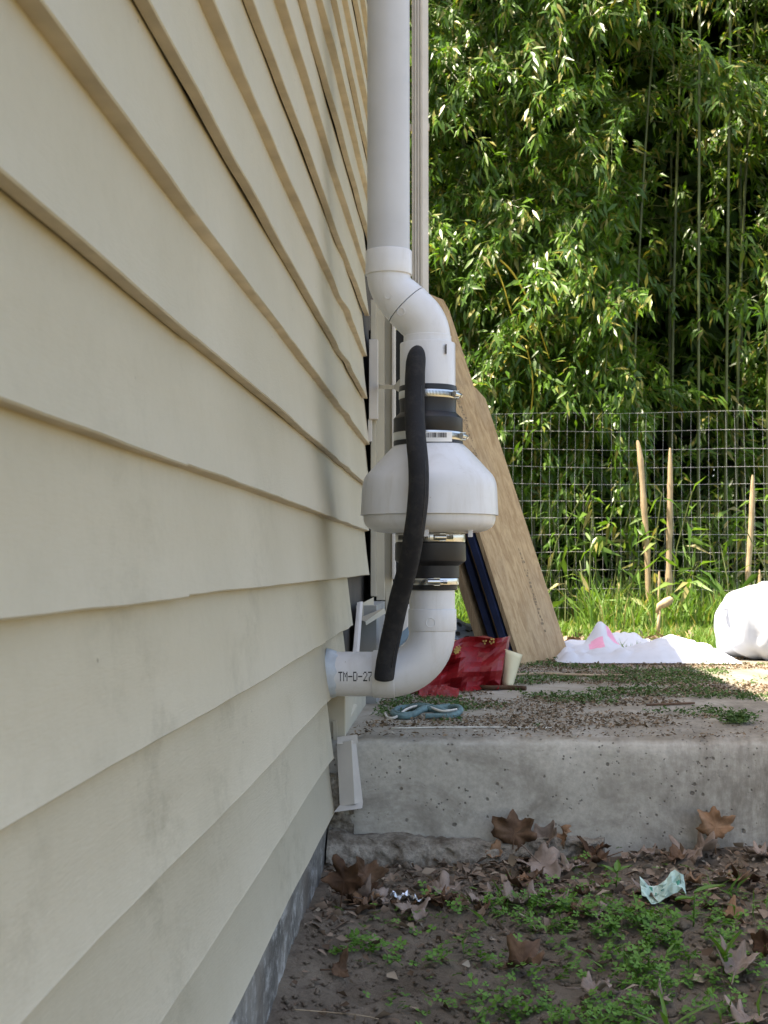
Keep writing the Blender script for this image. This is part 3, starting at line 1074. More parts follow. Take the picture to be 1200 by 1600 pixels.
A0 = PZ(815, 1040, ZS + 0.002); B0 = PZ(890, 1027, ZS + 0.002)
AL = Vector((B0.x - A0.x, B0.y - A0.y, 0)); WD = AL.length; AL.normalize()
LEAN = Vector((-0.312, 0.143, 1.0))
ply, NRM = lean_board('plywood_sheet', 'tan plywood sheet with printed stamps, front of the leaning boards', A0, AL, WD, LEAN, 1.02, 0.014, [M['ply'], M['ply_edge']], 0.035)
B2 = Vector((0.383, 5.24, ZS + 0.002)) - NRM * 0.006
lean_board('plywood_sheet', 'taller tan plywood sheet whose tip rises behind the front sheet', B2 - AL * WD * 0.45, AL, WD * 0.45, LEAN, 1.37, 0.012, [M['ply'], M['ply_edge']], 0.03)
L2 = LEAN
lean_board('laminate_board', 'navy blue laminate board tucked right behind the plywood', A0 - NRM * 0.022 - AL * 0.01, AL, WD * 0.9, L2, 0.86, 0.022, [M['navy'], M['navy']])
lean_board('laminate_board', 'navy blue laminate board second behind the plywood', A0 - NRM * 0.068 + AL * 0.01, AL, WD * 0.9, L2, 0.83, 0.022, [M['navy'], M['navy']])
lean_board('thin_board', 'brown thin board wedged between the two navy boards', A0 - NRM * 0.055 + AL * 0.02, AL, WD * 0.8, L2, 0.84, 0.006, [M['leaf_tan'], M['ply_edge']])
lean_board('thin_board', 'grey brown thin board leaning nearest the house', A0 - NRM * 0.115 + AL * 0.01, AL, WD * 0.9, LEAN, 0.80, 0.024, [M['ply_edge'], M['ply_edge']])

# rows of illegible stamped marks on the plywood face
g = MB()
rb = random.Random(21)
UP = LEAN
upn = LEAN.normalized()


def sheet_pt(u, h):
    return A0 + AL * (WD * u) + UP * h + NRM * 0.0008


for (u0, h0, h1, wu) in ((0.36, 0.74, 1.00, 0.065), (0.62, 0.10, 0.40, 0.055)):
    h = h0
    while h < h1:
        dh = rb.uniform(0.006, 0.016)
        for q in range(rb.choice([1, 2, 2, 3])):
            u = u0 + rb.uniform(0, wu) + 0.10 * (h - h0); du = rb.uniform(0.008, 0.03)
            if rb.random() < 0.75:
                g.add([sheet_pt(u, h), sheet_pt(u + du, h), sheet_pt(u + du, h + dh * 0.6), sheet_pt(u, h + dh * 0.6)], [(0, 1, 2, 3)])
        h += dh
g.build('stamp_marks', simple('faded_stamp', (0.17, 0.125, 0.075), 0.8, 0.2, 60), ply)['kind'] = 'stuff'

# dark panel added to fill the dark gap behind the casing
g = MB()
g.box(-0.222, -0.165, 4.72, 5.3, ZS + 0.002, CZ + 370 / FPX * 4.7)
tag(g.build('dark_gap_panel', M['charcoal'], None, loc=(-0.195, 5.0, ZS), bevel=0.003), 'dark panel added to fill the dark gap behind the window casing', 'board')

# ================================================================== RED BAG, PAPER, CLOTH
def bag_front(u, v):
    """px outline -> crumpled front"""
    xl = 640 + 18 * v; xr = 779 + 15 * v
    x = xl + (xr - xl) * u
    yt = 1012 - 20 * min(1, u * 1.15) + 5 * math.sin(u * 9)
    yb = 1087 - 10 * u
    y = yb + (yt - yb) * v
    cz_ = 0.085 * abs(((u * 2.3 + v * 0.6) % 1.0) - 0.5) + 0.06 * abs(((u * 1.2 - v * 1.5 + 0.3) % 1.0) - 0.5) + 0.05 * nz(u * 4, v * 4, 2.0)
    Y = 3.72 + 0.26 * u * 0.6 + cz_ + 0.10 * v
    return P(x, y, Y)


g = MB()
NU2, NV2 = 16, 11
fr = [bag_front(i / NU2, j / NV2) for j in range(NV2 + 1) for i in range(NU2 + 1)]
zmin = ZS + 0.003
fr = [Vector((p.x, p.y, max(p.z, zmin))) for p in fr]
bk = [Vector((p.x + 0.01, p.y + 0.09 + 0.02 * nz(p.x * 30, p.z * 30), max(zmin, p.z - 0.004 - 0.01 * nz(p.x * 22, 1)))) for p in fr]
W_ = NU2 + 1
ff = [(j * W_ + i, j * W_ + i + 1, (j + 1) * W_ + i + 1, (j + 1) * W_ + i) for j in range(NV2) for i in range(NU2)]
nb = len(fr)
fb = [tuple(nb + q for q in f[::-1]) for f in ff]
rim = []
border = [i for i in range(W_)] + [j * W_ + NU2 for j in range(1, NV2 + 1)] + [NV2 * W_ + i for i in range(NU2 - 1, -1, -1)] + [j * W_ for j in range(NV2 - 1, 0, -1)]
for a_, b_ in zip(border, border[1:] + border[:1]):
    rim.append((a_, nb + a_, nb + b_, b_))
g.add(fr + bk, ff + fb + rim)
bag = g.build('gift_bag', M['red'], None, loc=P(710, 1085, 3.75))
tag(bag, 'crumpled red foil gift bag with gold flower print behind the elbow', 'bag')
# slumped red flap in front
g = MB()


def flap(u, v):
    x = 655 + 62 * u; y = 1090 - (22 - 6 * u) * v + 2 * math.sin(u * 8)
    Y = 3.66 + 0.07 * v + 0.02 * abs(((u * 2.6 + v) % 1) - 0.5)
    p = P(x, y, Y)
    return Vector((p.x, p.y, max(p.z, ZS + 0.002)))


g.grid(flap, 9, 5, 0, False)
g.build('bag_flap', M['red'], bag)
g = MB()
for (cu, cv, n_, rr_) in ((0.44, 0.80, 8, 0.030), (0.44, 0.80, 5, 0.014), (0.82, 0.95, 5, 0.022), (0.74, 0.93, 3, 0.016)):
    for i in range(n_):
        a = 2 * math.pi * i / n_ + cu
        p = bag_front(cu + rr_ * math.cos(a) * 1.0, min(0.99, cv + rr_ * math.sin(a) * 2.0))
        poly = []
        for q in range(6):
            b_ = 2 * math.pi * q / 6
            poly.append(p + Vector((0.0032 * math.cos(b_), -0.004, 0.0032 * math.sin(b_))))
        g.prism(poly, (0, 0.003, 0))
g.build('flower_print', M['gold'], bag)['kind'] = 'stuff'

g = MB()


def sheetcurl(u, v):
    x0_, y0_ = 789, 1014; x1_, y1_ = 815.5, 1023
    xb0, yb0 = 784, 1071; xb1, yb1 = 800, 1074
    x = (x0_ + (x1_ - x0_) * u) * (1 - v) + (xb0 + (xb1 - xb0) * u) * v
    y = (y0_ + (y1_ - y0_) * u) * (1 - v) + (yb0 + (yb1 - yb0) * u) * v
    return P(x, y, 3.98 - 0.03 * math.sin(u * 2.6) + 0.05 * (u) * (1 - v))


g.grid(sheetcurl, 8, 8)
o = g.build('paper_sheet', M['cream_paper'], None, loc=P(792, 1074, 3.98))
o.modifiers.new('thickness', 'SOLIDIFY').thickness = 0.002
tag(o, 'cream paper sheet sticking out of the red bag', 'paper')

# pale spotted cloth behind the bag, blue strip by the elbow
g = MB()


def spc(u, v):
    x = 690 + 70 * u; y = 1000 - 36 * v * (0.85 + 0.15 * math.sin(u * 7)) + 3 * nz(u * 5, v * 4)
    return P(x, y, 5.05 + 0.12 * v + 0.04 * nz(u * 4, v * 3, 1.0))


g.grid(spc, 14, 8)
sp = g.build('spotted_cloth', M['spotted'], None, loc=P(725, 1000, 5.05))
sp.modifiers.new('thickness', 'SOLIDIFY').thickness = 0.004
tag(sp, 'pale blue cloth with dark leaf spots heaped behind the red bag', 'cloth')
for (su, sv) in ((0.40, 0.75), (0.58, 0.55), (0.56, 0.20), (0.70, 0.62), (0.36, 0.30), (0.80, 0.35)):
    g = MB(); poly = []
    for q in range(8):
        b_ = 2 * math.pi * q / 8
        p = spc(su + 0.055 * math.cos(b_) * (1 + 0.3 * math.sin(q * 2.1)), sv + 0.08 * math.sin(b_))
        poly.append(p + Vector((0, -0.012, 0)))
    g.prism(poly, (0, 0.006, 0)); g.build('spot', M['spot'], sp)
g = MB()
g.prism([P(616, 1018, 3.30), P(640, 994, 3.30), P(641, 976, 3.30), P(618, 996, 3.30)], (0.01, 0.35, 0.0))
tag(g.build('plastic_strip', M['blue_strip'], None, loc=P(628, 1018, 3.3), bevel=0.004), 'blue grey plastic strip propped behind the lower elbow', 'plastic strip')
g = MB()
a = P(604, 1000, 3.9); b = P(640, 930, 3.9)
g.prism([P(622, 1010, 3.75), P(626, 948, 3.75), P(634, 944, 3.78), P(636, 1004, 3.78)], (0.02, 0.012, 0))
tag(g.build('trim_offcut', M['trim'], None, loc=P(628, 1010, 3.76)), 'pale trim offcut standing between hose and lower pipe', 'trim offcut')

# ================================================================== ROPE, STICKS on the slab
rope = empty('rope', PZ(665, 1118, ZS)); tag(rope, 'teal rope twisted into a small hank near the slab edge', 'rope')


def rp(px, py, h):
    p = PZ(px, py, ZS); return p + Vector((0, 0, h))


r_ = 0.0068
path = [rp(718, 1119, r_), rp(700, 1121, r_), rp(676, 1120, r_ * 2.4), rp(655, 1117, r_ * 2.6), rp(636, 1112, r_), rp(620, 1114, r_), rp(614, 1119, r_), rp(622, 1124, r_),
        rp(642, 1124, r_ * 1.2), rp(660, 1121, r_ * 2.5), rp(678, 1116, r_ * 1.6), rp(700, 1115, r_ * 2), rp(716, 1117, r_ * 2.6), rp(719, 1121, r_ * 2), rp(704, 1124, r_), rp(684, 1124, r_), rp(664, 1124, r_)]
g = MB(); g.tube(cr(path, 6), r_, 10); g.build('strand', M['rope'], rope)
path2 = [p + Vector((0.004, 0.016, 0.003)) for p in path[1:12]]
g = MB(); g.tube(cr(path2, 6), r_ * 0.9, 10); g.build('strand', M['rope'], rope)
path3 = [rp(602, 1118, 0.004), rp(606, 1124, 0.004), rp(618, 1125, 0.006), rp(634, 1120, 0.016), rp(650, 1117, 0.020), rp(668, 1119, 0.022), rp(690, 1122, 0.016), rp(714, 1121, 0.018)]
g = MB(); g.tube(cr(path3, 6), 0.0028, 8); g.build('cord', M['cord'], rope)


def stick(label, pts, r, mat, name='stick', cat='stick'):
    w = [rp(x, y, h) for x, y, h in pts]
    g = MB(); g.tube(cr(w, 4), r, 8)
    return tag(g.build(name, mat, None, loc=w[0]), label, cat)


stick('long pale stick lying across the slab behind the red bag', [(798, 1059, 0.008), (850, 1057, 0.008), (905, 1058, 0.006), (975, 1058, 0.004)], 0.0050, M['stick'])
stick('thin white string stretched along the front edge of the slab', [(612, 1140, 0.003), (700, 1138, 0.002), (790, 1138, 0.002), (862, 1139, 0.002)], 0.0018, M['cord'], 'string', 'string')
stick('short dark stick lying in front of the red bag', [(735, 1077, 0.008), (765, 1079, 0.008), (790, 1078, 0.007), (822, 1079, 0.006)], 0.0065, M['leaf_dark'])
stick('thin brown twig lying in the debris at right', [(1010, 1104, 0.004), (1040, 1103, 0.004), (1085, 1101, 0.004)], 0.003, M['leaf_brown'])

# ================================================================== WHITE SHEET AND SACK
def sheet(u, v):
    x = 0.34 + 0.64 * u; y = 4.93 + 0.95 * v + 0.03 * nz(u * 5, 0, 1)
    h = 0.022 + 0.030 * abs(fbm(u * 6, v * 7, 3.0, 3)) + 0.02 * max(0, nz(u * 3, v * 3, 9))
    h += 0.115 * math.exp(-((x - 0.535) / 0.045) ** 2 - ((y - 5.42) / 0.14) ** 2)
    h += 0.055 * math.exp(-((x - 0.66) / 0.10) ** 2 - ((y - 5.75) / 0.10) ** 2)
    h += 0.050 * math.exp(-((x - 0.78) / 0.09) ** 2 - ((y - 5.25) / 0.20) ** 2)
    e = min(u, 1 - u, v, 1 - v) / 0.06
    h *= min(1, max(0.06, e))
    base = ZS if y < YB else ZL
    return (x, y, base + 0.004 + h)


g = MB(); g.grid(sheet, 70, 60)
for i in range(len(g.m)):
    c0 = g.v[g.f[i][0]]
    if (0.545 < c0[0] < 0.590 and 5.30 < c0[1] < 5.48) or ((c0[0] - 0.50) / 0.03) ** 2 + ((c0[1] - 5.24) / 0.05) ** 2 < 1: g.m[i] = 1
sh = g.build('white_sheet', [M['cloth'], M['pink']], None, loc=(0.67, 5.4, ZS))
tag(sh, 'rumpled white plastic sheet with a pink printed peak behind the slab', 'sheet')

g = MB()
sc_ = P(1212, 1036, 5.25)


def sack(u, v):
    th = 2 * math.pi * u; ph = math.pi * v
    ce = lambda c, e: math.copysign(abs(c) ** e, c)
    rx = 0.205 * ce(math.sin(ph), 0.6) * ce(math.cos(th), 0.85)
    ry = 0.15 * ce(math.sin(ph), 0.6) * ce(math.sin(th), 0.85)
    rz = 0.135 * ce(math.cos(ph), 0.75)
    n_ = 0.030 * fbm(rx * 7, ry * 7, rz * 7, 3) + 0.022 * abs(nz(rx * 18, ry * 16, rz * 6)) + 0.005 * math.sin(th * 9 + 3 * nz(rx * 5, ry * 5, rz * 5)) * (0.4 + abs(rz) / 0.135)
    k_ = 1 + n_ / 0.15
    taper = 1 + 0.16 * (-rz / 0.135)
    return (sc_.x + 0.012 + rx * k_ * taper, sc_.y + ry * k_ * taper, ZS + 0.137 + rz * (1 + 0.5 * n_ / 0.15))


g.grid(sack, 72, 40)
sk = g.build('white_sack', M['cloth'], None, loc=(sc_.x, sc_.y, ZS))
tag(sk, 'stuffed white sack glowing in the sun behind the slab', 'sack')
g = MB()
a = P(1141, 950, 5.2)
g.tube([a + Vector((0.03, 0.02, -0.01)), a, a + Vector((-0.014, -0.004, -0.004)), a + Vector((-0.026, -0.006, 0.002))], [0.014, 0.007, 0.006, 0.011], 10)
g.build('sack_ear', M['cloth'], sk)

# ================================================================== WIRE FENCE, STAKES
YF = 8.15
fence = empty('wire_fence', (1.2, YF, ZL)); tag(fence, 'galvanised welded wire fence in front of the bamboo', 'fence')
FZ1 = CZ + 236 / FPX * YF
FX0, FX1 = -0.55, 3.3


def sag(x, z):
    return 0.022 * nz(x * 1.6, z * 2.0, 1.0), 0.06 * nz(x * 0.9, z * 0.9, 5.0)


for i in range(13):
    z = FZ1 - i * 0.1016
    if z < ZL: break
    pts = []
    for j in range(27):
        x = FX0 + (FX1 - FX0) * j / 26; dz, dy = sag(x, z)
        pts.append((x, YF + dy, z + dz))
    g = MB(); g.tube(pts, 0.0010, 5, False); g.build('level_wire', M['wire'], fence)
nvw = int((FX1 - FX0) / 0.0508)
for i in range(nvw + 1):
    x = FX0 + i * 0.0508
    pts = []
    for j in range(7):
        z = FZ1 + (ZL - FZ1) * j / 6; dz, dy = sag(x, z)
        pts.append((x + 0.016 * nz(x * 3, z * 1.5, 7.0), YF + dy + 0.002, z + dz))
    g = MB(); g.tube(pts, 0.0008, 5, False); g.build('upright_wire', M['wire'], fence)


def stake(label, pts, r0, Y=YF - 0.18):
    w = [P(x, y, Y) for x, y in pts]
    w[-1].z = min(w[-1].z, ZL - 0.03)
    n_ = len(w)
    g = MB(); pp = cr(w, 5); rr2 = [r0 * (0.30, 0.55, 0.70, 0.85)[i] if i < 4 else r0 * (1 + 0.22 * nz(i * 1.3, r0 * 900 + w[0].x * 9)) * (1.16 if i % 5 == 0 else 0.96) for i in range(len(pp))]
    g.tube(pp, rr2, 10)
    return tag(g.build('bamboo_stake', M['cane'], None, loc=w[-1], sharp=50), label, 'stake', 'cut bamboo stakes by the fence')


stake('leftmost cut bamboo stake, leaning, tip split, before the fence', [(996, 688), (1001, 720), (1006, 790), (1011, 860), (1014, 945)], 0.0165)
stake('tall straight cut bamboo stake in the middle by the fence', [(1047, 700), (1047, 760), (1046, 830), (1045, 900), (1046, 962)], 0.0165)
stake('rightmost cut bamboo stake by the fence above the sack', [(1176, 742), (1175, 790), (1172, 850), (1169, 900), (1168, 950)], 0.0150)
stake('short stub of cut bamboo between the two taller stakes', [(1030, 892), (1030, 910), (1030, 930), (1031, 955)], 0.0080, YF - 0.35)
stake('weathered stub of bamboo at the right frame edge', [(1187, 890), (1187, 920), (1188, 960)], 0.010, YF - 0.3)
g = MB()
o_ = P(1040, 942, 7.0)
g.tube([o_ + Vector((-0.045, 0, -0.05)), o_ + Vector((-0.03, 0, -0.016)), o_ + Vector((0.0, 0, 0.0)), o_ + Vector((0.028, 0.01, 0.018)), o_ + Vector((0.038, 0.01, 0.02))], [0.006, 0.017, 0.023, 0.016, 0.004], 12)
g.tube([o_ + Vector((-0.03, 0.0, -0.02)), (o_.x - 0.04, o_.y, ZL - 0.01)], 0.008, 8)
tag(g.build('cut_root', M['cane'], None, loc=(o_.x, o_.y, ZL)), 'pale knobbly cut root in the grass below the stakes', 'root')


# ================================================================== LEAVES (numpy builders)
def leaf_cards(base, dirn, nrm, length, width, fold=0.25, bend=0.15):
    """thin folded leaves: base, two shoulders, rib point, tip"""
    n_ = len(base)
    dirn = dirn / np.linalg.norm(dirn, axis=1, keepdims=True)
    side_ = np.cross(dirn, nrm); side_ /= np.maximum(1e-6, np.linalg.norm(side_, axis=1, keepdims=True))
    up_ = np.cross(side_, dirn)
    L_ = length[:, None]; W2 = (width * 0.5)[:, None]
    p0 = base
    rib = base + dirn * L_ * 0.42 - up_ * W2 * fold
    l1 = base + dirn * L_ * 0.38 + side_ * W2
    r1 = base + dirn * L_ * 0.38 - side_ * W2
    tip = base + dirn * L_ - up_ * L_ * bend
    tip[:, 2] -= (L_[:, 0]) * bend * 0.6
    V = np.stack([p0, l1, rib, r1, tip], axis=1).reshape(-1, 3)
    o = (np.arange(n_) * 5)[:, None]
    F = np.concatenate([o + np.array([[0, 2, 1]]), o + np.array([[0, 3, 2]]), o + np.array([[1, 2, 4]]), o + np.array([[2, 3, 4]])], axis=1).reshape(-1, 3)
    return V, F


def rnd_dirs(n_, zbias=0.0):
    d = rng.normal(size=(n_, 3)); d[:, 2] += zbias
    return d / np.linalg.norm(d, axis=1, keepdims=True)


def sprays(x0, y0, zlo, zhi, nbranch, nodes, per, reach, front_bias, leaf=(0.065, 0.11), r0=None):
    """drooping branches of a bamboo culm; returns leaf arrays and twig polylines"""
    bases, dirs = [], []
    twigs = []
    for b in range(nbranch):
        zb = rng.uniform(zlo, zhi)
        az = rng.normal(-math.pi / 2, 1.0) if rng.random() < front_bias else rng.uniform(0, 2 * math.pi)
        ln = reach * rng.uniform(0.55, 1.15)
        dx, dy = math.cos(az), math.sin(az)
        ex, ez = x0 + dx * ln * 0.8, zb - 0.25 * ln
        if y0 < 10 and nz(ex * 1.05, ez * 1.5, 5.0) < -0.06 and rng.random() < 0.88: continue
        if y0 < 10 and ex > 1.22 + 0.25 * nz(ez * 1.2, 3.0) and 1.2 < ez < 3.35 and rng.random() < 0.70: continue
        rise = rng.uniform(0.05, 0.40); drop = rng.uniform(0.35, 0.95)
        pts = []
        for i in range(nodes + 2):
            t = i / (nodes + 1)
            pts.append((x0 + dx * ln * t + 0.03 * rng.normal() * t, y0 + dy * ln * t + 0.03 * rng.normal() * t, zb + ln * (rise * t - drop * t * t)))
        twigs.append(pts)
        for i in range(2, nodes + 2):
            p = np.array(pts[i]); q = np.array(pts[i - 1])
            tg = (p - q) / max(1e-6, np.linalg.norm(p - q))
            k_ = per
            off = rng.normal(size=(k_, 3)) * 0.024
            bases.append(p + off)
            d = tg * 0.75 + rng.normal(size=(k_, 3)) * 0.55
            d[:, 2] -= 0.32
            dirs.append(d)
    if not bases: bases, dirs = [np.array([[x0, y0, zhi]])], [np.array([[0.0, -1.0, -0.3]])]
    B = np.concatenate(bases); D = np.concatenate(dirs)
    n_ = len(B)
    ln = rng.uniform(leaf[0], leaf[1], n_)
    up_ = rng.normal(size=(n_, 3)) * 0.5; up_[:, 2] += 1.0; up_[:, 1] -= 0.55; up_[:, 0] -= 0.2
    V, F = leaf_cards(B, D, up_, ln, ln * rng.uniform(0.19, 0.27, n_), 0.25, 0.12)
    return V, F, twigs


def bamboo(label, group, x, y, h, nbr, nodes, per, reach, fb, zlo, mat, culm_mat, rad=0.014, arch=0.3, leaf=(0.065, 0.110), toward=None):
    root = empty('bamboo_plant', (x, y, ZL)); tag(root, label, 'bamboo', group)
    an = rng.uniform(0, 6.28) if toward is None else toward
    pts = []
    for i in range(13):
        t = i / 12
        pts.append((x + math.cos(an) * arch * t * t, y + math.sin(an) * arch * t * t, ZL - 0.03 + h * t))
    g = MB(); rr2 = []
    pp = []
    for i in range(len(pts) - 1):
        a_, b_ = Vector(pts[i]), Vector(pts[i + 1])
        t = i / 12
        pp += [a_, a_ + (b_ - a_) * 0.06, a_ + (b_ - a_) * 0.94]
        rr2 += [rad * (1 - 0.6 * t) * 1.18, rad * (1 - 0.6 * t), rad * (1 - 0.62 * t)]
    g.tube(pp, rr2, 8, True)
    g.build('culm', culm_mat, root)
    V, F, tw = sprays(x, y, zlo, h, nbr, nodes, per, reach, fb, leaf)
    o = np_mesh('foliage', V, F, mat, root, (x, y, ZL))
    o['kind'] = 'stuff'
    g = MB()
    for t in tw: g.tube(t[::2] if len(t) > 5 else t, 0.0028, 3, False)
    o = g.build('twigs', culm_mat, root)
    o['kind'] = 'stuff'
    return root


# front row: sunlit drooping sprays
front = [(-0.9, 9.6), (-0.35, 9.2), (0.10, 9.5), (0.42, 9.05), (0.80, 9.35), (1.12, 9.0), (1.45, 9.45), (1.85, 9.7), (2.25, 9.4), (2.75, 9.8), (3.3, 9.5), (-1.5, 9.9)]
for x, y in front:
    thin = 0.40 if 1.4 < x < 2.5 else 1.0
    bamboo('leafy green bamboo with drooping sprays in the sunlit front row', 'front row of the bamboo thicket', x + rng.uniform(-.06, .06), y, rng.uniform(5.2, 6.2),
           int(150 * thin), 10, 11, 1.05, 0.80, 1.25 if x < 1.6 else 1.5, M['bamboo_leaf'], M['culm'], rng.uniform(0.011, 0.017), rng.uniform(0.1, 0.5))
# middle row
for i in range(13):
    x = -1.8 + i * 0.48 + rng.uniform(-0.15, 0.15)
    bamboo('dark green bamboo half hidden behind the front row', 'middle row of the bamboo thicket', x, rng.uniform(10.3, 11.4), rng.uniform(5.5, 7.0),
           46, 9, 8, 1.1, 0.5, 0.9, M['bamboo_leaf'], M['culm'], rng.uniform(0.013, 0.02), rng.uniform(0.1, 0.5), (0.08, 0.13))
# bare culms one can pick out
for px, pt, Y, lab in ((1090, 150, 8.75, 'single slim upright bamboo culm standing clear at right'), (1131, 560, 8.9, 'leaning olive bamboo culm behind the fence at right'),
                       (1196, 330, 8.6, 'thick bamboo culm at the right frame edge')):
    b = P(px, 960, Y); t = P(px + (10 if px > 1100 else 3), 0, Y)
    root = empty('bamboo_plant', (b.x, Y, ZL)); tag(root, lab, 'bamboo')
    g = MB(); n_ = 14; pp = []; rr2 = []
    for i in range(n_):
        a_ = Vector((b.x, Y, ZL - 0.02)).lerp(t, i / n_); c_ = Vector((b.x, Y, ZL - 0.02)).lerp(t, (i + 1) / n_)
        pp += [a_, a_.lerp(c_, 0.05), a_.lerp(c_, 0.95)]; rr2 += [0.0115, 0.0095, 0.0095]
    g.tube(pp, rr2, 8); g.build('culm', M['culm'], root)
    V, F, tw = sprays(t.x, Y, 2.2, t.z, 9, 7, 5, 0.6, 0.5)
    np_mesh('foliage', V, F, M['bamboo_leaf'], root, (b.x, Y, ZL))['kind'] = 'stuff'
# the two yellow arching stems
root = empty('bamboo_plant', P(800, 960, 8.5)); tag(root, 'bright yellow bamboo stems arching down among the green leaves', 'bamboo')
for pts in ([(780, 405), (800, 425), (822, 462), (838, 500), (850, 535), (858, 560)], [(838, 500), (822, 520), (800, 545), (782, 580)], [(772, 410), (786, 445), (796, 480), (803, 500)], [(822, 540), (832, 590), (830, 640), (818, 690)]):
    w = cr([P(x, y, 8.42) for x, y in pts], 4)
    g = MB(); g.tube(w, [0.0070 - 0.004 * i / len(w) if len(pts) == 6 else 0.0045 for i in range(len(w))], 7); g.build('stem', M['culm_yellow'], root)
w = cr([Vector((P(780, 405, 8.3).x, 8.3, P(780, 405, 8.3).z)), P(760, 395, 8.6), P(735, 500, 8.8), Vector((P(725, 960, 8.9).x, 8.9, ZL - 0.02))], 5)
g = MB(); g.tube(w, 0.009, 7); g.build('stem', M['culm'], root)
V, F, tw = sprays(P(830, 470, 8.4).x, 8.4, 1.7, 2.4, 10, 7, 5, 0.55, 0.8)
np_mesh('foliage', V, F, M['bamboo_leaf'], root, tuple(root.location))['kind'] = 'stuff'

# deep mass of the thicket behind, which reads as one dark wall
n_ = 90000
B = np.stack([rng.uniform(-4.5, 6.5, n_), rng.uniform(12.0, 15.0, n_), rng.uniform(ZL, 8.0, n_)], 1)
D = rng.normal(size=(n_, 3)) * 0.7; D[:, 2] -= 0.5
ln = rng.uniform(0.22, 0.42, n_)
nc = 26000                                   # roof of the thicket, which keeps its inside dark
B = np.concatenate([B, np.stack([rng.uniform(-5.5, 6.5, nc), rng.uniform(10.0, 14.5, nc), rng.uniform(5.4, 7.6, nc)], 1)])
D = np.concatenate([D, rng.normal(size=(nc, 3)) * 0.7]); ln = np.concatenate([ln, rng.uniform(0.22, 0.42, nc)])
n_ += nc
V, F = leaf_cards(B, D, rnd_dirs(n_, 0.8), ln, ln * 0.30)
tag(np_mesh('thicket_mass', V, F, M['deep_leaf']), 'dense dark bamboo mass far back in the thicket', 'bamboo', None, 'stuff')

# ================================================================== GRASS AND UNDERGROWTH
def in_patch(x, y, s, z, thr):
    return noise.noise(Vector((x * s, y * s, z))) > thr


def blades(n_, xr, yr, hr_, wr, lean_, z0=None, mask=None):
    B = np.stack([rng.uniform(*xr, n_), rng.uniform(*yr, n_), np.zeros(n_)], 1)
    if mask: B = B[np.array([mask(p[0], p[1]) for p in B])]
    m_ = len(B)
    B[:, 2] = ZL - 0.008
    az = rng.uniform(0, 2 * np.pi, m_); le = rng.uniform(0.05, lean_, m_)
    h = rng.uniform(*hr_, m_) * rng.uniform(0.6, 1.0, m_); w = rng.uniform(*wr, m_)
    dx, dy = np.cos(az), np.sin(az)
    sx, sy = -dy * w[:], dx * w[:]
    def pt(t, k_, s_):
        return np.stack([B[:, 0] + dx * le * h * t * t + s_ * sx * k_, B[:, 1] + dy * le * h * t * t + s_ * sy * k_, B[:, 2] + h * (t - 0.25 * le * t * t)], 1)
    V = np.stack([pt(0, 0.5, -1), pt(0, 0.5, 1), pt(0.5, 0.5, -1), pt(0.5, 0.5, 1), pt(1.0, 0.0, 1)], 1).reshape(-1, 3)
    o = (np.arange(m_) * 5)[:, None]
    F = np.concatenate([o + np.array([[0, 1, 3]]), o + np.array([[0, 3, 2]]), o + np.array([[2, 3, 4]])], 1).reshape(-1, 3)
    return V, F


def lawn_mask(x, y):
    if y < YB + 0.05: return False
    if (y < 6.9 and x < 0.56 + 0.1 * nz(x * 4, y * 4, 4)) or (y < 6.2 and x < 1.0 and nz(x * 3, y * 3, 4) < 0.15): return False   # bare patch by the boards
    return nz(x * 1.7, y * 1.7, 2.0) > -0.32


V1, F1 = blades(42000, (-0.9, 3.4), (5.4, 8.6), (0.03, 0.10), (0.004, 0.008), 0.9, mask=lawn_mask)
V2, F2 = blades(14000, (-0.9, 3.4), (7.3, 9.3), (0.12, 0.38), (0.006, 0.012), 0.8, mask=lambda x, y: nz(x * 1.3, y * 1.3, 6.0) > -0.25)
V = np.concatenate([V1, V2]); F = np.concatenate([F1, F2 + len(V1)])
tag(np_mesh('grass', V, F, M['grass']), 'bright green grass growing between slab and fence', 'grass', None, 'stuff')

# broad-bladed shoots and bamboo suckers tangled through the fence
bs, ds_ = [], []
g = MB()
for i in range(150):
    x = rng.uniform(-0.7, 3.0); y = rng.uniform(7.7, 9.4); h = rng.uniform(0.25, 0.85)
    lx, ly = rng.normal(0, 0.14), rng.normal(0, 0.12)
    pts = [(x, y, ZL - 0.02), (x + lx * 0.4, y + ly * 0.4, ZL + h * 0.6), (x + lx, y + ly, ZL + h)]
    g.tube(pts, 0.0035, 4, False)
    for q in range(rng.integers(5, 13)):
        t = rng.uniform(0.3, 1.0)
        bs.append((x + lx * t, y + ly * t, ZL + h * t)); d = rng.normal(size=3) * 0.7; d[2] += 0.1; ds_.append(d)
B = np.array(bs); D = np.array(ds_); n_ = len(B); ln = rng.uniform(0.09, 0.19, n_)
V, F = leaf_cards(B, D, rnd_dirs(n_, 1.2), ln, ln * rng.uniform(0.12, 0.2, n_), 0.25, 0.25)
o = np_mesh('undergrowth', V, F, M['grass'])
tag(o, 'tangled bamboo suckers and weeds along the fence foot', 'weeds', None, 'stuff')
st_o = g.build('undergrowth_stems', M['culm'], o); st_o['kind'] = 'stuff'

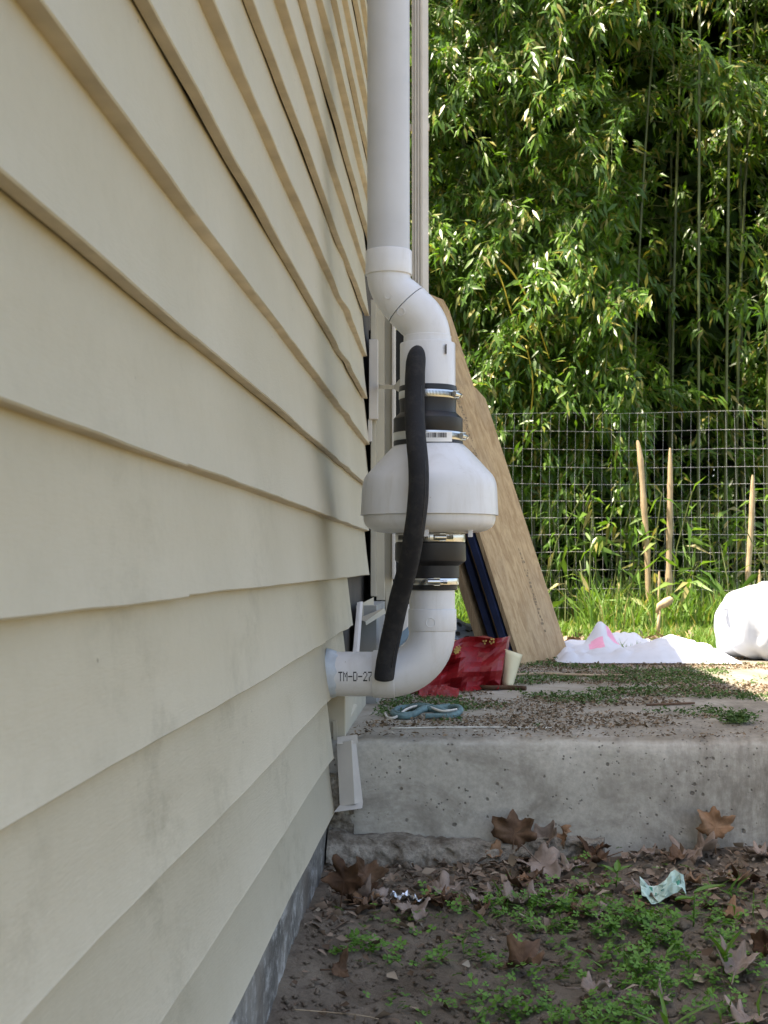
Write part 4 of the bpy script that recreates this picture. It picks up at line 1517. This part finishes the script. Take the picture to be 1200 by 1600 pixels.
# brown leaf mulch in the bare patch behind the boards
n_ = 9000
B = np.stack([rng.uniform(-0.6, 1.9, n_), rng.uniform(YB + 0.03, 7.6, n_), np.full(n_, ZL + 0.006)], 1)
B = B[np.array([not lawn_mask(p[0], p[1]) or rng.random() < 0.12 for p in B])]
n_ = len(B); D = rng.normal(size=(n_, 3)); D[:, 2] *= 0.25
ln = rng.uniform(0.03, 0.08, n_)
V, F = leaf_cards(B, D, rnd_dirs(n_, 2.0), ln, ln * 0.5)
tag(np_mesh('leaf_mulch', V, F, M['litter']), 'brown leaf mulch on the bare ground behind the boards', 'mulch', None, 'stuff')


# ================================================================== DEBRIS ON THE SLAB
def slab_cover(n_, thr, zseed, mat, name, label, size, zl, kx=2.2, ky=3.4, flat=0.35):
    B = np.stack([rng.uniform(-0.2, 2.0, n_), YS + 0.04 + (YB - YS - 0.06) * rng.random(n_), np.zeros(n_)], 1)
    keep = []
    for p in B:
        d = min(1.0, (p[1] - YS) / 0.75)
        keep.append(fbm(p[0] * kx, p[1] * ky, zseed, 3) > thr + 0.42 * (1 - d))
    B = B[np.array(keep)]
    m_ = len(B)
    B[:, 2] = ZS + 0.003 + rng.random(m_) ** 2 * zl
    D = rng.normal(size=(m_, 3)); D[:, 2] *= flat
    ln = rng.uniform(*size, m_)
    V, F = leaf_cards(B, D, rnd_dirs(m_, 1.6), ln, ln * rng.uniform(0.25, 0.7, m_))
    return tag(np_mesh(name, V, F, mat), label, 'debris', None, 'stuff')


slab_cover(70000, -0.10, 3.0, M['debris'], 'brown_debris', 'brown needles and crumbled leaves strewn over the slab', (0.004, 0.014), 0.006)
slab_cover(75000, 0.06, 8.0, M['moss'], 'green_debris', 'green clippings and moss in patches on the slab', (0.005, 0.015), 0.009, 2.6, 3.6, 0.6)
n_ = 1500
B = np.stack([rng.uniform(-0.22, 1.4, n_), YS + 0.02 + 0.28 * rng.random(n_) ** 1.5, np.full(n_, ZS + 0.002)], 1)
D = rng.normal(size=(n_, 3)); D[:, 2] *= 0.2
ln = rng.uniform(0.003, 0.014, n_)
V, F = leaf_cards(B, D, rnd_dirs(n_, 2.0), ln, ln * rng.uniform(0.2, 0.6, n_))
tag(np_mesh('wood_chips', V, F, M['debris']), 'pale chips and crumbs along the slab front edge', 'debris', None, 'stuff')
# tuft of green clippings near the edge at right
c_ = PZ(1150, 1130, ZS)
n_ = 420
B = np.array([c_.x, c_.y, ZS + 0.002]) + rng.normal(size=(n_, 3)) * np.array([0.018, 0.025, 0.0]); B[:, 2] += np.abs(rng.normal(size=n_)) * 0.012
D = rng.normal(size=(n_, 3)); D[:, 2] = np.abs(D[:, 2]) * 0.5
ln = rng.uniform(0.007, 0.018, n_)
V, F = leaf_cards(B, D, rnd_dirs(n_, 1.0), ln, ln * 0.35)
tag(np_mesh('clipping_tuft', V, F, M['moss']), 'small dark green clump of clippings at the right slab edge', 'clippings', None, 'stuff')

# ================================================================== SOIL: litter, clover, weeds
n_ = 15000
B = np.stack([SX0 + 0.02 + (1.3 - SX0) * rng.random(n_), rng.uniform(1.5, YS - 0.01, n_), np.zeros(n_)], 1)
keep = np.array([rng.random() < (0.16 + 0.84 * max(0.0, min(1.0, (p[1] - 2.25) / 0.42))) * (0.6 + 0.7 * nz(p[0] * 4, p[1] * 4, 3)) for p in B])
B = B[keep]; n_ = len(B)
B[:, 2] = [soil_z(p[0], p[1]) + 0.003 for p in B]; B[:, 2] += rng.random(n_) * 0.006
D = rng.normal(size=(n_, 3)); D[:, 2] *= 0.3
ln = rng.uniform(0.006, 0.034, n_)
V, F = leaf_cards(B, D, rnd_dirs(n_, 1.5), ln, ln * rng.uniform(0.2, 0.8, n_), 0.4, 0.2)
tag(np_mesh('leaf_litter', V, F, M['litter']), 'crumbled brown leaf litter over the soil', 'leaf litter', None, 'stuff')

# clover: three heart leaflets on a short stalk
patches = [(565, 1497, 0.065, 0.035, 260), (665, 1505, 0.06, 0.05, 150), (640, 1560, 0.05, 0.04, 70), (700, 1440, 0.05, 0.05, 90), (860, 1440, 0.10, 0.07, 800), (960, 1470, 0.12, 0.08, 1500), (1050, 1490, 0.10, 0.08, 900),
           (880, 1570, 0.11, 0.05, 800), (980, 1530, 0.12, 0.06, 700), (760, 1500, 0.06, 0.06, 90), (1150, 1450, 0.08, 0.10, 200), (1160, 1560, 0.09, 0.05, 180), (1130, 1530, 0.1, 0.06, 200), (1050, 1580, 0.1, 0.05, 260), (620, 1462, 0.05, 0.05, 60), (930, 1400, 0.06, 0.05, 90),
           (1300, 1500, 0.15, 0.12, 500), (950, 1700, 0.2, 0.1, 500), (1200, 1680, 0.2, 0.1, 400)]
VV, FF = [], []
base_i = 0
tri = []
for (px, py, sx, sy, cnt) in patches:
    p0 = PZ(px, py, 0.03)
    for i in range(int(cnt * 0.62)):
        x = p0.x + rng.normal() * sx * 0.75; y = p0.y + rng.normal() * sy * 0.8
        if y > YS - 0.03 or x < -0.22: continue
        if nz(x * 22, y * 22, 5.0) < 0.02: continue
        z = soil_z(x, y) + abs(rng.normal(0.012, 0.009)) + 0.002
        s_ = rng.uniform(0.0045, 0.009); a0 = rng.uniform(0, 6.28)
        tx, ty = rng.normal(0, 0.35, 2)
        for q in range(3):
            a = a0 + q * 2.094 + rng.normal(0, 0.15)
            ca, sa = math.cos(a), math.sin(a)
            loc = [(0, 0), (0.75, 0.52), (1.12, 0.30), (0.98, 0.0), (1.12, -0.30), (0.75, -0.52)]
            for (u, w_) in loc:
                X = (u * ca - w_ * sa) * s_; Yy = (u * sa + w_ * ca) * s_
                VV.append((x + X, y + Yy, z + X * tx + Yy * ty + 0.25 * s_ * abs(w_)))
            tri += [(base_i, base_i + 1, base_i + 3), (base_i + 1, base_i + 2, base_i + 3), (base_i, base_i + 3, base_i + 5), (base_i + 3, base_i + 4, base_i + 5)]
            base_i += 6
tag(np_mesh('clover', np.array(VV), np.array(tri), M['clover']), 'patches of low green clover on the soil', 'clover', None, 'stuff')
# thin grass sprigs among the clover
bs = []
n_ = 420
B = np.stack([rng.uniform(0.0, 0.75, n_), rng.uniform(1.9, 2.6, n_), np.zeros(n_)], 1)
B = B[np.array([nz(p[0] * 5, p[1] * 5, 7.0) > 0.1 for p in B])]
B[:, 2] = [soil_z(p[0], p[1]) for p in B]
n_ = len(B)
D = rng.normal(size=(n_, 3)) * 0.6; D[:, 2] = np.abs(D[:, 2]) + 0.5
ln = rng.uniform(0.02, 0.07, n_)
V, F = leaf_cards(B, D, rnd_dirs(n_, 0.5), ln, ln * 0.09, 0.2, 0.35)
tag(np_mesh('grass_sprigs', V, F, M['weed']), 'thin grass sprigs standing among the clover', 'grass', None, 'stuff')


def weed(label, px, py, leaves, h):
    p0 = PZ(px, py, 0.03); z = soil_z(p0.x, p0.y)
    root = empty('weed', (p0.x, p0.y, z)); tag(root, label, 'weed')
    g = MB(); g.tube([(p0.x, p0.y, z - 0.01), (p0.x + 0.002, p0.y, z + h * 0.6), (p0.x + 0.004, p0.y, z + h)], 0.0014, 6); g.build('stem', M['weed'], root)
    for (az, el, ln_, wd_, t) in leaves:
        d = Vector((math.cos(R(az)) * math.cos(R(el)), math.sin(R(az)) * math.cos(R(el)), math.sin(R(el))))
        s_ = d.cross(Vector((0, 0, 1))).normalized(); up_ = s_.cross(d)
        b = Vector((p0.x + 0.003, p0.y, z + h * t))
        g = MB()

        def lf(u, v):
            w_ = wd_ * math.sin(math.pi * min(0.995, u ** 0.75)) * (v - 0.5)
            return b + d * ln_ * u + s_ * w_ + up_ * (abs(v - 0.5) * wd_ * 0.35 - 0.25 * ln_ * u * u)
        g.grid(lf, 7, 4)
        g.build('leaf', M['weed'], root)


weed('broad-leaved weed with an arching top leaf right of the green wrapper', 1083, 1462, [(10, 25, 0.055, 0.020, 1.0), (215, 20, 0.045, 0.022, 0.8)], 0.055)
weed('weed with two upright oval leaves near the right frame edge', 1130, 1520, [(200, 70, 0.050, 0.020, 0.7), (350, 75, 0.052, 0.022, 0.8), (80, 40, 0.03, 0.014, 0.5)], 0.022)
weed('upright leafy seedling left of the green wrapper', 962, 1420, [(20, 30, 0.032, 0.014, 1.0), (150, 35, 0.035, 0.014, 0.9), (270, 10, 0.028, 0.014, 0.7), (80, 50, 0.03, 0.013, 1.0), (200, 0, 0.028, 0.012, 0.5)], 0.038)
weed('grassy weed with long pale blades at the bottom edge', 1040, 1585, [(20, 35, 0.09, 0.007, 0.4), (160, 30, 0.08, 0.007, 0.4), (250, 50, 0.07, 0.008, 0.5), (100, 60, 0.07, 0.006, 0.5)], 0.02)


# ---- dry leaves
def dry_leaf(label, pos, size, yaw_, tilt, roll, mat, lobes=5, curl=0.25, seed=0, group=None, deep=0.32):
    r3 = random.Random(seed)
    size *= 1.08
    NA2, NRr = 60, 4
    ph = r3.uniform(0, 6.28)
    vs2 = [(0, 0, 0)]
    span = 250.0 / max(2, lobes)
    lb = [(R((q - (lobes - 1) / 2) * span + r3.uniform(-10, 10)), (1.0 - 0.22 * abs(q - (lobes - 1) / 2) / max(1, lobes / 2)) * r3.uniform(0.72, 1.12), r3.uniform(0.46, 0.72)) for q in range(lobes)]
    fold = r3.uniform(0.10, 0.45)

    def rad(a):
        r = 0.44 + 0.10 * nz(math.cos(a) * 2 + seed, math.sin(a) * 2, 1.0)
        for ang, ln_, wd_ in lb:
            d_ = abs((a - ang + math.pi) % (2 * math.pi) - math.pi)
            if d_ < wd_ * 1.25:
                r = max(r, ln_ * (1 - (d_ / (wd_ * 1.25)) ** 0.85) + 0.30 * (d_ / (wd_ * 1.25)))
        saw = ((a * 3.3 + 0.2 * math.sin(5 * a + ph)) % 1.0)
        return r * (1.0 + 0.13 * (saw - 0.5) + 0.07 * nz(a * 9, seed * 1.7, 3.0))
    for j in range(1, NRr + 1):
        for i in range(NA2):
            a = 2 * math.pi * i / NA2
            r = size * rad(a) * j / NRr
            x, y = r * math.cos(a), r * math.sin(a)
            zz = curl * (x * x * 0.6 + y * y * 1.4) / size + 0.44 * size * fbm(x / size * 1.9 + seed, y / size * 1.9, 2.0, 2) * (j / NRr) + fold * abs(y) * 0.6 + 0.05 * size * nz(x / size * 6 + seed, y / size * 6, 7.0)
            vs2.append((x, y, zz))
    f = [(0, 1 + i, 1 + (i + 1) % NA2) for i in range(NA2)]
    for j in range(NRr - 1):
        b0 = 1 + j * NA2; b1 = b0 + NA2
        f += [(b0 + i, b1 + i, b1 + (i + 1) % NA2, b0 + (i + 1) % NA2) for i in range(NA2)]
    g = MB(); g.add(vs2, f, 0, True)
    g.tube([(-size * 1.05, 0.0, 0.05 * size), (-size * 0.4, 0, 0.02 * size), (0, 0, 0.0)], 0.0012, 5)
    o = g.build('dry_leaf', mat)
    o.location = pos
    o.rotation_euler = (R(roll), R(tilt), R(yaw_))
    o.modifiers.new('thickness', 'SOLIDIFY').thickness = 0.0007
    return tag(o, label, 'leaf', group)


def on_soil(px, py, dz=0.008):
    p = PZ(px, py, 0.05)
    for _ in range(4): p = PZ(px, py, soil_z(p.x, min(p.y, YS - 0.02)) + dz)
    p.y = min(p.y, YS - 0.02)
    return Vector((p.x, p.y, soil_z(p.x, p.y) + dz))


GL = 'large dry leaves below the slab'
dry_leaf('large dark brown leaf standing up against the slab face', P(803, 1303, YS - 0.03), 0.062, 70, -78, 8, M['leaf_brown'], 5, 0.3, 1, GL)
dry_leaf('greyish leaf propped beside the standing dark leaf', P(850, 1318, YS - 0.035), 0.050, 20, -52, 20, M['leaf_grey'], 5, 0.3, 2, GL)
dry_leaf('reddish brown leaf tip pointing up right against the slab', P(882, 1310, YS - 0.028), 0.040, 25, -58, 0, M['leaf_tan'], 3, 0.3, 3, GL)
dry_leaf('narrow orange brown leaf lying on the footing', P(772, 1334, YS - 0.045), 0.034, 5, -8, 30, M['leaf_tan'], 2, 0.3, 4, GL, 0.6)
dry_leaf('grey folded leaf lying just below the propped leaves', on_soil(845, 1358), 0.062, -60, 18, 10, M['leaf_grey'], 5, 0.3, 5, GL)
dry_leaf('pinkish brown leaf standing against the slab at right', P(1118, 1293, YS - 0.03), 0.048, 80, -70, 0, M['leaf_tan'], 5, 0.25, 6, GL)
dry_leaf('big grey brown leaf spread below the pinkish standing leaf', P(1085, 1335, YS - 0.06), 0.075, 15, -30, 8, M['leaf_grey'], 5, 0.25, 7, GL)
dry_leaf('curled brown leaf raised on the clover in the middle', on_soil(815, 1488, 0.022), 0.052, 20, -14, 12, M['leaf_brown'], 4, 0.55, 8, GL, 0.6)
dry_leaf('flat grey leaf in the clover near the bottom', on_soil(925, 1545, 0.014), 0.036, 10, 0, 6, M['leaf_grey'], 4, 0.3, 9, GL)
dry_leaf('grey crumpled leaf on the clover at the right', on_soil(1150, 1515, 0.018), 0.042, 70, -20, 12, M['leaf_grey'], 5, 0.5, 10, GL)
dry_leaf('pale star shaped leaf beside the foil scraps', on_soil(646, 1425, 0.010), 0.040, -75, 14, 0, M['leaf_grey'], 5, 0.2, 11, GL)
dry_leaf('grey brown leaf behind the star shaped leaf', on_soil(685, 1393, 0.012), 0.046, 10, -10, 8, M['leaf_grey'], 5, 0.25, 12, GL)
dry_leaf('very dark curled leaf in the corner by the foundation', on_soil(538, 1372, 0.055), 0.052, 60, -75, 20, M['leaf_dark'], 4, 0.5, 13, GL)
dry_leaf('dark brown leaf leaning right of the corner leaf', on_soil(572, 1368, 0.040), 0.042, 100, -60, 10, M['leaf_brown'], 4, 0.5, 14, GL)
dry_leaf('dark crumpled leaf lying in front of the corner leaf', on_soil(556, 1400, 0.012), 0.040, -10, 10, 20, M['leaf_dark'], 4, 0.6, 15, GL)
dry_leaf('dark tattered leaf at the right frame edge', on_soil(1195, 1490, 0.025), 0.036, 0, -50, 20, M['leaf_dark'], 4, 0.6, 16, GL)
dry_leaf('tan leaf lying at the bottom right corner', on_soil(1165, 1590, 0.012), 0.042, 40, 0, 8, M['leaf_grey'], 5, 0.3, 17, GL)
dry_leaf('small grey leaf at the bottom edge under the clover', on_soil(1030, 1553, 0.012), 0.026, -20, 0, 10, M['leaf_grey'], 4, 0.4, 18, GL)
dry_leaf('brown stalk-like curled leaf by the left clover clump', on_soil(530, 1508, 0.012), 0.026, 10, 0, 50, M['leaf_brown'], 2, 0.9, 19, GL)
r4 = random.Random(44)
mats4 = [M['leaf_brown'], M['leaf_grey'], M['leaf_grey'], M['leaf_dark'], M['leaf_tan']]
for i in range(52):
    px = r4.uniform(560, 1235); py = 1340 + (r4.random() ** 1.3) * 90 + (20 if px < 800 else 0)
    if px < 760: py = max(py, 1408)
    dry_leaf('small brown leaf scattered in the litter band below the slab', on_soil(px, py, r4.uniform(0.004, 0.012)), r4.uniform(0.018, 0.048), r4.uniform(0, 360), r4.uniform(-16, 16), r4.uniform(-16, 16),
             r4.choice(mats4), r4.choice([3, 4, 5]), r4.uniform(0.2, 0.6), 100 + i, 'small leaves scattered in the litter band')

# ---- litter dropped by people
p0 = on_soil(1036, 1400, 0.030)
g = MB()


def wr(u, v):
    return p0 + Vector((-0.036 + 0.078 * u, 0.030 * v + 0.018 * abs(u - 0.55) + 0.012 * nz(u * 7, v * 6, 8), -0.012 + 0.028 * v * (0.75 + 0.5 * abs(u - 0.5)) + 0.018 * nz(u * 6, v * 5, 3) - 0.012 * math.sin(u * 6)))


g.grid(wr, 10, 6, 0, False)
o = g.build('wrapper', M['wrapper'], None, loc=p0)
o.modifiers.new('thickness', 'SOLIDIFY').thickness = 0.0006
tag(o, 'crumpled pale green wrapper on the leaf litter at right', 'wrapper')
g = MB()
for (u0, v0) in ((0.2, 0.55), (0.32, 0.5), (0.44, 0.45), (0.72, 0.4), (0.8, 0.35)):
    q = [wr(u0, v0), wr(u0 + 0.07, v0), wr(u0 + 0.07, v0 + 0.14), wr(u0, v0 + 0.14)]
    g.add([p + Vector((0, -0.0012, 0)) for p in q], [(0, 1, 2, 3)])
g.build('print', simple('green_print', (0.05, 0.30, 0.22), 0.4), o)
for (px, py, lab, s_) in ((627, 1409, 'left scrap of crumpled silver foil on the soil', 0.020), (657, 1412, 'right curled scrap of silver foil on the soil', 0.013)):
    p0 = on_soil(px, py, 0.010)
    g = MB()
    g.grid(lambda u, v: p0 + Vector(((u - 0.5) * 2 * s_, (v - 0.5) * s_, 0.010 * nz(u * 6, v * 6, px) + 0.004 * math.sin(u * 11))), 9, 6, 0, False)
    o = g.build('foil_scrap', M['foil'], None, loc=p0)
    o.modifiers.new('thickness', 'SOLIDIFY').thickness = 0.0004
    tag(o, lab, 'foil')
# pale straw at the bottom left, pebbles
w = [on_soil(460, 1578, 0.003), on_soil(510, 1580, 0.004), on_soil(560, 1586, 0.003), on_soil(592, 1590, 0.004)]
g = MB(); g.tube(cr(w, 4), 0.0008, 6)
tag(g.build('straw', M['stick'], None, loc=w[0]), 'thin pale straw lying on the soil at the bottom', 'straw')
n_ = 6000
V, F = [], []
for i in range(n_):
    x = rng.uniform(SX0 + 0.02, 1.2); y = rng.uniform(1.6, YS - 0.02); s_ = rng.uniform(0.0015, 0.006) * (2.0 if rng.random() < 0.04 else 1)
    z = soil_z(x, y) + s_ * 0.3
    o6 = [(1, 0, 0), (-1, 0, 0), (0, 1, 0), (0, -1, 0), (0, 0, 0.8), (0, 0, -0.8)]
    b = len(V)
    V += [(x + q[0] * s_ * rng.uniform(.7, 1.3), y + q[1] * s_ * rng.uniform(.7, 1.3), z + q[2] * s_) for q in o6]
    F += [(b + a_, b + b_, b + c2) for a_, b_, c2 in ((0, 2, 4), (2, 1, 4), (1, 3, 4), (3, 0, 4), (2, 0, 5), (1, 2, 5), (3, 1, 5), (0, 3, 5))]
tag(np_mesh('pebbles', np.array(V), np.array(F), M['soil'], smooth=False), 'small clods and pebbles strewn over the soil', 'pebbles', None, 'stuff')
